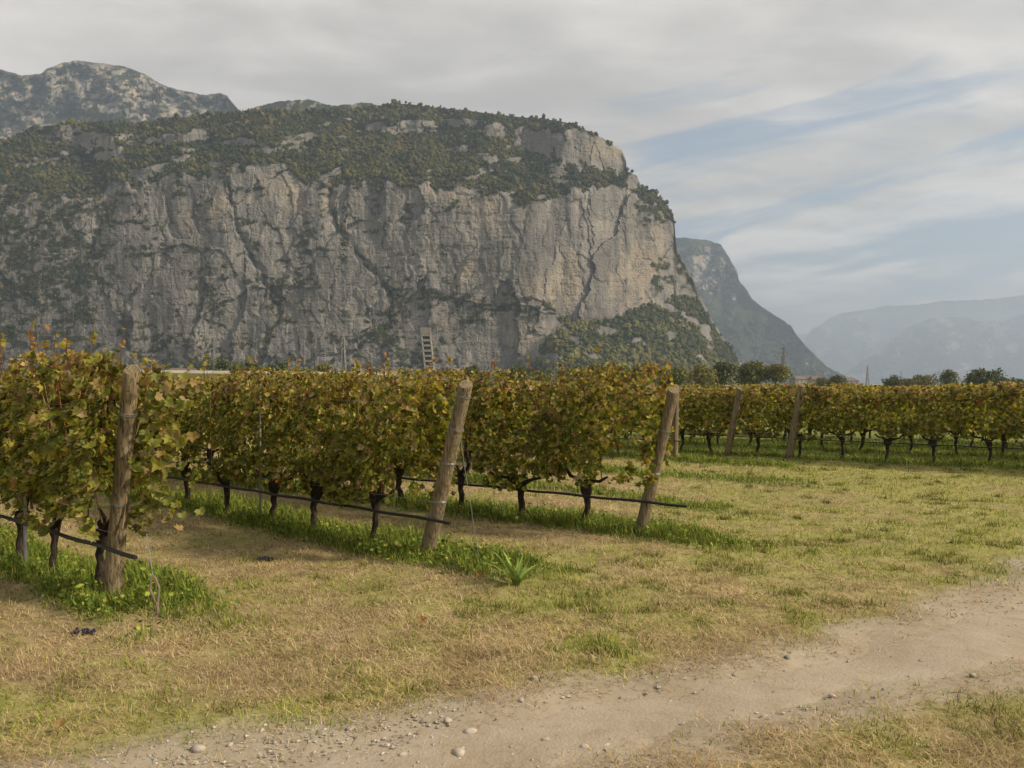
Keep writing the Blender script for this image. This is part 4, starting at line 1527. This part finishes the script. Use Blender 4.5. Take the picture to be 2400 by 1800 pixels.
RN = ['nearest', 'second', 'third', 'fourth', 'fifth', 'sixth', 'long far']
for row in range(7):
    ln = ROWS[row]['len']
    # the pipe runs on the camera's side of the posts
    offp = (0.11, 0.12, 0.11, 0.09, 0.09, 0.09, 0.30)[row]
    row_line('drip_pipe', f'black irrigation pipe strung along the {RN[row]} row of vines', 'pipe', row, (0.50, 0.45, 0.45, 0.46, 0.46, 0.46, 0.50)[row], (-0.66, -0.45, -0.62, -0.4, -0.3, -0.3, 0.0)[row], ln, 0.0165 if row < 3 else 0.012, 'pipe', offp, 0.012, 'irrigation pipes', 0.25)
    if row < 4 or row == 6:
        for z, w_ in ((0.62, 'lower'), (1.15, 'middle'), (1.62, 'upper')):
            row_line('trellis_wire', f'{w_} steel trellis wire of the {RN[row]} row', 'wire', row, z, -0.1 - (0.0 if row == 6 else 0.12), ln, 0.0022, 'wire', offp - 0.02, 0.0, 'trellis wires', 1.0)

# anchor of the nearest row: wire, turnbuckle and ground eye
ax, ay = px_to_ground(372, 1450)
R = ROWS[0]
ptop = R['E'] - R['d'] * 0.60
A = thing('anchor_wire', 'slack anchor wire with rusty turnbuckle hanging beside the nearest end post', 'wire', (ax, ay, gz1(ax, ay)))
up = np.array([ptop[0] - ax, ptop[1] - ay, 0.62])
mb = MB()
mb.tube([up * q for q in (1.0, 0.7, 0.48)], 0.0035, 5)
mb.build('cable', MAT['wire'], A)
mb = MB()
u_ = up / np.linalg.norm(up)
s_ = unit(np.cross(u_, (0, 1, 0)))
b0, b1 = up * 0.48, up * 0.17
for s in (-1, 1):
    mb.tube([b0 + s_ * 0.012 * s, (b0 + b1) / 2 + s_ * 0.035 * s, b1 + s_ * 0.010 * s], 0.009, 6)
mb.build('turnbuckle', MAT['tie'], A)
mb = MB()
mb.tube([b1, b1 * 0.5, np.zeros(3) - (0, 0, 0.05)], 0.011, 6)
mb.build('ground_eye', MAT['tie'], A)
bx_, by_ = px_to_ground(1125, 1330)
B_ = thing('anchor_wire', 'thin anchor wire dropping from the leaning middle post', 'wire', (bx_, by_, gz1(bx_, by_)))
pt2 = ROWS[1]['E'] - ROWS[1]['d'] * 0.42
mb = MB()
mb.tube([(0, 0, -0.03), (pt2[0] - bx_, pt2[1] - by_, 1.45)], 0.003, 5)
mb.build('cable', MAT['wire'], B_)

# ------------------------------------------------------------------ grass
def blades(name, label, x, y, h, wdt, lean_, col, seg=2, flat=0.0, z0=None):
    """upright or lying grass blades; tapered strips of seg segments"""
    n = len(x)
    a = rng.uniform(0, 6.28, n)
    dx, dy = np.cos(a), np.sin(a)
    px_, py_ = -dy, dx
    z = gz(x, y) if z0 is None else z0
    lev = np.linspace(0, 1, seg + 1)
    Vs = []
    for q in lev:
        hor = h * lean_ * q ** 1.6
        ver = h * np.sqrt(np.maximum(1 - np.minimum(lean_, 0.98) ** 2, 0.03)) * q * (1 - 0.25 * lean_ * q)
        w = wdt * (1 - q) if q < 1 else 0 * wdt
        cx_, cy_, cz_ = x + dx * hor, y + dy * hor, z + ver - 0.004
        if q < 1:
            Vs.append(np.stack([cx_ - px_ * w, cy_ - py_ * w, cz_], 1))
            Vs.append(np.stack([cx_ + px_ * w, cy_ + py_ * w, cz_], 1))
        else:
            Vs.append(np.stack([cx_, cy_, cz_], 1))
    V = np.stack(Vs, 1)
    k = V.shape[1]
    f = []
    for s in range(seg - 1):
        f += [(2 * s, 2 * s + 1, 2 * s + 3), (2 * s, 2 * s + 3, 2 * s + 2)]
    f.append((2 * seg - 2, 2 * seg - 1, 2 * seg))
    Fc = (np.array(f)[None] + (np.arange(n) * k)[:, None, None]).reshape(-1, 3)
    o = link(name, np_mesh(name, V.reshape(-1, 3), Fc, np.repeat(col, k, 0)), MAT['blade'])
    return tag(o, label, kind='stuff')


def scatter(n, d0, d1, p=1.0, half=0.86):
    """points spread over the meadow in front of the camera, denser where near"""
    d = d0 * (d1 / d0) ** (rng.random(n) ** p)
    a = rng.uniform(-half, half, n)
    return d * np.tan(a), d


def thin(x, y, keep):
    k = rng.random(len(x)) < keep
    return x[k], y[k]


STRAW = np.array([(0.49, 0.37, 0.20), (0.41, 0.30, 0.15), (0.54, 0.42, 0.24), (0.25, 0.165, 0.085), (0.40, 0.31, 0.15), (0.32, 0.215, 0.11)])
GREEN = np.array([(0.185, 0.230, 0.026), (0.250, 0.290, 0.036), (0.31, 0.325, 0.055), (0.125, 0.165, 0.022), (0.34, 0.325, 0.08)])
LUSH = np.array([(0.115, 0.175, 0.022), (0.170, 0.235, 0.030), (0.25, 0.29, 0.045), (0.075, 0.115, 0.020), (0.29, 0.29, 0.06)])


def pickc(pal, n, jit=0.2):
    return pal[rng.integers(0, len(pal), n)] * rng.uniform(1 - jit, 1 + jit, (n, 1))


# lying straw
x, y = scatter(560000, 2.3, 26)
ts, sm = track_s(x, y), strip_mask(x, y)
keep = smooth(ts, 0.5, 2.3) * 0.88 + 0.12 * smooth(ts, 0.1, 0.9)
keep = keep * (1 - 0.85 * sm) * (1 - 0.8 * smooth(greenness(x, y), -0.4, 0.9))
keep = keep * (0.4 + 0.6 * smooth(vn(x * 3.1, y * 3.1, None, 86), 0.25, 0.6))
x, y = thin(x, y, keep)
n = len(x)
blades('dry_grass', 'mown dry straw lying over the meadow', x, y, rng.uniform(0.025, 0.085, n) * (1 + y / 30), 0.0008 + 0.00030 * y, rng.uniform(0.86, 0.985, n), pickc(STRAW, n) * (0.75 + 0.5 * vn(x * 2.6, y * 2.6, None, 87))[:, None], 1, z0=gz(x, y) + rng.uniform(0.0, 0.022, n))
# stubble, dry and green mixed
x, y = scatter(330000, 2.3, 26)
ts, sm, g = track_s(x, y), strip_mask(x, y), greenness(x, y)
keep = smooth(ts, 0.7, 3.0) * (1 - 0.6 * sm) * (0.35 + 0.65 * smooth(vn(x * 6.5, y * 6.5, None, 83), 0.2, 0.55))
k = rng.random(len(x)) < keep
x, y, g = x[k], y[k], g[k]
n = len(x)
isg = rng.random(n) < smooth(g, -0.75, 0.75) * 0.82 + 0.08
col = np.where(isg[:, None], pickc(GREEN, n), pickc(STRAW, n)) * (0.70 + 0.55 * vn(x * 3.6, y * 3.6, None, 84))[:, None]
hh = rng.uniform(0.02, 0.055, n) * (1 + 0.8 * smooth(g, 0.3, 1.0) * isg) * (0.55 + 1.1 * vn(x * 4.6, y * 4.6, None, 85)) * (1 + y / 60)
ln_ = rng.uniform(0.45, 0.97, n)
nr = y < 7.5
for sel, sg in ((nr, 2), (~nr, 1)):
    blades('mown_grass', 'short mown grass nearer the track, green in patches' if sg == 2 else 'short mown grass farther out among the rows, green in patches', x[sel], y[sel], hh[sel], (0.0014 + 0.00040 * y)[sel], ln_[sel], col[sel], sg)
# taller tufts on the meadow
nt = 1700
tx_, ty_ = scatter(nt, 2.6, 24)
ok = (track_s(tx_, ty_) > 2.0) & (strip_mask(tx_, ty_) < 0.4) & (greenness(tx_, ty_) > rng.uniform(-0.2, 0.7, nt))
tx_, ty_ = tx_[ok], ty_[ok]
x = np.repeat(tx_, 60) + rng.normal(0, 0.05, len(tx_) * 60) * np.repeat(rng.uniform(0.6, 1.6, len(tx_)), 60)
y = np.repeat(ty_, 60) + rng.normal(0, 0.05, len(tx_) * 60) * np.repeat(rng.uniform(0.6, 1.6, len(tx_)), 60)
n = len(x)
blades('tufted_grass', 'scattered tufts of longer green grass', x, y, rng.uniform(0.04, 0.115, n), 0.0016 + 0.0004 * y, rng.uniform(0.35, 0.97, n), np.where((rng.random(n) < 0.22)[:, None], pickc(STRAW, n), pickc(GREEN, n)) * np.repeat(rng.uniform(0.45, 1.05, len(tx_)), 60)[:, None], 2)
# lush weeds below the rows
x, y = scatter(900000, 4.2, 24, 0.9)
sm = strip_mask(x, y)
k = rng.random(len(x)) < sm * 0.95
x, y, sm = x[k], y[k], sm[k]
n = len(x)
hh = rng.uniform(0.05, 0.20, n) * (0.5 + 0.6 * sm) * (0.65 + 0.7 * vn(x * 1.7, y * 1.7, None, 88))
blades('row_weeds', 'lush green grass and weeds growing below the vine rows', x, y, hh, 0.0026 + 0.0004 * y, rng.uniform(0.25, 0.92, n), pickc(LUSH, n, 0.3), 2)
# small broad leaves among them
x, y = scatter(70000, 4.2, 24, 0.9)
sm = strip_mask(x, y)
k = rng.random(len(x)) < sm
x, y = x[k], y[k]
n = len(x)
P = np.stack([x, y, gz(x, y) + rng.uniform(0.02, 0.13, n)], 1)
V_, F_, C_ = leaf_mesh(P, rng.normal(0, 0.5, (n, 3)) + (0, 0, 1), rng.normal(size=(n, 3)), rng.uniform(0.025, 0.055, n), pickc(LUSH, n, 0.3), LEAF_FAR, LEAF_FAR_F)
tag(link('ground_weeds', np_mesh('ground_weeds', V_, F_, C_), MAT['blade']), 'small broad leaved weeds carpeting the vine strips', kind='stuff')

# broad bladed weed clump by the leaning middle post
wx, wy = px_to_ground(1212, 1375)
wd = thing('weed_clump', 'tall clump of broad upright grass blades right of the leaning middle post', 'weed', (wx, wy, gz1(wx, wy)))
for k in range(22):
    a = rng.uniform(0, 6.28)
    L, ln_ = rng.uniform(0.18, 0.44), rng.uniform(0.35, 1.05)
    mb = MB()
    V, lev = [], np.linspace(0, 1, 6)
    for q in lev:
        hor, ver = L * ln_ * q ** 1.5, L * (1 - 0.45 * ln_ * q) * q
        w_ = 0.017 * math.sin(math.pi * min(1, 0.18 + 0.82 * q)) + 0.001
        c = np.array([math.cos(a) * (0.02 + hor), math.sin(a) * (0.02 + hor), ver - 0.01])
        sd = np.array([-math.sin(a), math.cos(a), 0]) * w_
        V += [c - sd, c + (0, 0, -0.004), c + sd]
    Fq = []
    for s in range(5):
        b_ = 3 * s
        Fq += [(b_, b_ + 1, b_ + 4, b_ + 3), (b_ + 1, b_ + 2, b_ + 5, b_ + 4)]
    mb.add(V, Fq, np.array((0.18, 0.25, 0.05)) * rng.uniform(0.75, 1.3))
    mb.build('blade', MAT['blade'], wd)


# dropped bunches of dark grapes
def bunch(label, px, py, seed, n=34):
    r = np.random.default_rng(seed)
    x, y = px_to_ground(px, py)
    t = thing('grape_bunch', label, 'grapes', (x, y, gz1(x, y)), r.uniform(-0.4, 0.4))
    mb = MB()
    mb.tube([(-0.10, 0, 0.03), (-0.04, 0.01, 0.035), (0.08, 0, 0.02)], 0.003, 5, (0.12, 0.09, 0.03))
    mb.build('stem', MAT['cane'], t)
    for k in range(n):
        q = k / n
        g = MB()
        c = np.array([-0.07 + 0.15 * q, r.normal(0, 0.022 * (1.1 - 0.6 * q)), 0.014 + r.uniform(0, 0.032) * (1.1 - 0.5 * q)])
        g.add(ICO_V * 0.0115 * r.uniform(0.85, 1.1) + c, ICO_F)
        g.build('grape', MAT['grape'], t, smooth_shade=True)


bunch('dark bunch of grapes dropped at the grass edge left of the track', 196, 1487, 5)
bunch('dark bunch of grapes lying in the straw below the second row', 622, 1310, 6)

# ------------------------------------------------------------------ stones and gravel
def rock_mesh(seed, n=2):
    r = np.random.default_rng(seed)
    V, Fc = ICO_V.copy(), ICO_F
    Vn, cache, Fn = list(V), {}, []

    def mid(a, b):
        k = (min(a, b), max(a, b))
        if k not in cache:
            cache[k] = len(Vn)
            Vn.append(unit((Vn[a] + Vn[b]) / 2))
        return cache[k]
    for a, b, c in Fc:
        ab, bc, ca = mid(a, b), mid(b, c), mid(c, a)
        Fn += [(a, ab, ca), (b, bc, ab), (c, ca, bc), (ab, bc, ca)]
    V = np.array(Vn)
    V = V * (1 + 0.28 * fbm(V[:, 0] * 1.3 + seed, V[:, 1] * 1.3, V[:, 2] * 1.3, 2, seed))[:, None]
    V = V * np.array([1, r.uniform(0.65, 0.9), r.uniform(0.45, 0.65)])
    return V, np.array(Fn)


STONES = [(1075, 1772, 42, 'largest flat pale stone at the lower edge of the track'), (1102, 1722, 30, 'pale stone just beyond the largest flat one on the track'), (1049, 1697, 22, 'small white stone left of the track middle'),
          (1108, 1716, 20, 'small chip beside the pale stone near the track edge'), (945, 1778, 26, 'whitish stone near the lower left end of the track'), (1280, 1740, 24, 'grey white stone where track meets the corner grass'),
          (1222, 1656, 16, 'grey stone at the upper edge of the track'), (1252, 1600, 22, 'low pale stone among gravel above the track'), (820, 1722, 20, 'cream stone in the straw at the track left end'),
          (465, 1757, 34, 'flat sandy stone half hidden in straw'), (1370, 1757, 24, 'pale broken stone by the corner grass tuft'), (1950, 1637, 18, 'white stone at the near edge of the track by a dry tuft'),
          (1845, 1550, 14, 'dark grey pebble on the far edge of the track'), (540, 1752, 16, 'small white stone beside the flat sandy one'), (1085, 1760, 16, 'small rounded pebble touching the largest flat stone'), (2280, 1592, 16, 'whitish stone near the dry grass at the track right')]
for k, (px, py, wpx, lab) in enumerate(STONES):
    x, y = px_to_ground(px, py)
    rr = wpx / F * y * 0.52
    V, Fc = rock_mesh(40 + k)
    mb = MB()
    dark = 'dark' in lab
    base = np.array((0.20, 0.19, 0.18) if dark else (0.42, 0.365, 0.295)) * rng.uniform(0.85, 1.1)
    mb.add(V * rr, Fc, base)
    o = mb.build('stone', MAT['stone'], None, (x, y, gz1(x, y) + 0.006 + rr * 0.02), rng.uniform(0, 6), smooth_shade=True)
    tag(o, lab, 'stone', 'stones on the track')
x, y = scatter(95000, 2.3, 11)
ts = track_s(x, y)
gw = np.where(ts < 1.0, 0.30 + 0.5 * smooth(ts, 0.3, 1.0), 1 - smooth(ts, 1.0, 2.2))
gw = gw * (0.12 + smooth(fbm(x * 1.5, y * 1.5, None, 3, 95) + 0.35 * smooth(-x, -1.5, 0.5), -0.3, 0.6))
k = rng.random(len(x)) < gw * 0.95
x, y = x[k], y[k]
n = len(x)
rr = 0.003 + 0.013 * rng.random(n) ** 4.0
OCT = np.array([(1, 0, 0), (0, 1, 0), (-1, 0, 0), (0, -1, 0), (0, 0, 1), (0, 0, -1)], float)
OCT_F = np.array([(0, 1, 4), (1, 2, 4), (2, 3, 4), (3, 0, 4), (1, 0, 5), (2, 1, 5), (3, 2, 5), (0, 3, 5)])
an = rng.uniform(0, 6.28, n)
V = OCT[None] * (1 + rng.uniform(-0.4, 0.4, (n, 6, 3))) + rng.uniform(-0.25, 0.25, (n, 6, 3))
V = V * rr[:, None, None] * np.array([1, 0.8, 0.6])
ca, sa = np.cos(an)[:, None], np.sin(an)[:, None]
V = np.stack([V[..., 0] * ca - V[..., 1] * sa, V[..., 0] * sa + V[..., 1] * ca, V[..., 2]], -1)
V = V + np.stack([x, y, gz(x, y) + 0.011 * (1 - smooth(track_s(x, y), 0.6, 1.1)) + rr * 0.2], 1)[:, None]
Fc = (OCT_F[None] + (np.arange(n) * 6)[:, None, None]).reshape(-1, 3)
col = np.array([(0.42, 0.36, 0.28), (0.36, 0.31, 0.24), (0.50, 0.45, 0.37), (0.34, 0.30, 0.25), (0.38, 0.345, 0.30)])[rng.integers(0, 5, n)] * rng.uniform(0.8, 1.15, (n, 1))
tag(link('gravel', np_mesh('gravel', V.reshape(-1, 3), Fc, np.repeat(col, 6, 0)), MAT['stone']), 'loose gravel strewn along the track', kind='stuff')


# a few fallen leaves
for px, py, c, lab in ((982, 1473, (0.32, 0.16, 0.05), 'orange fallen leaf on the straw in the middle'), (128, 1728, (0.33, 0.20, 0.09), 'brown fallen leaf in the grass at the lower left corner'), (1118, 1370, (0.22, 0.07, 0.03), 'dark red leaf in the weeds below the middle post')):
    x, y = px_to_ground(px, py)
    V, Fc, C = leaf_mesh(np.zeros((1, 3)), np.array([[0.2, -0.4, 1.0]]), np.array([[1.0, 0.3, 0.2]]), np.array([0.055]), np.array([c]), LEAF_SHAPE, LEAF_FACES, np.array([0.4]))
    tag(link('fallen_leaf', np_mesh('fallen_leaf', V, Fc, C), MAT['leaf'], None, (x, y, gz1(x, y) + 0.05)), lab, 'leaf')
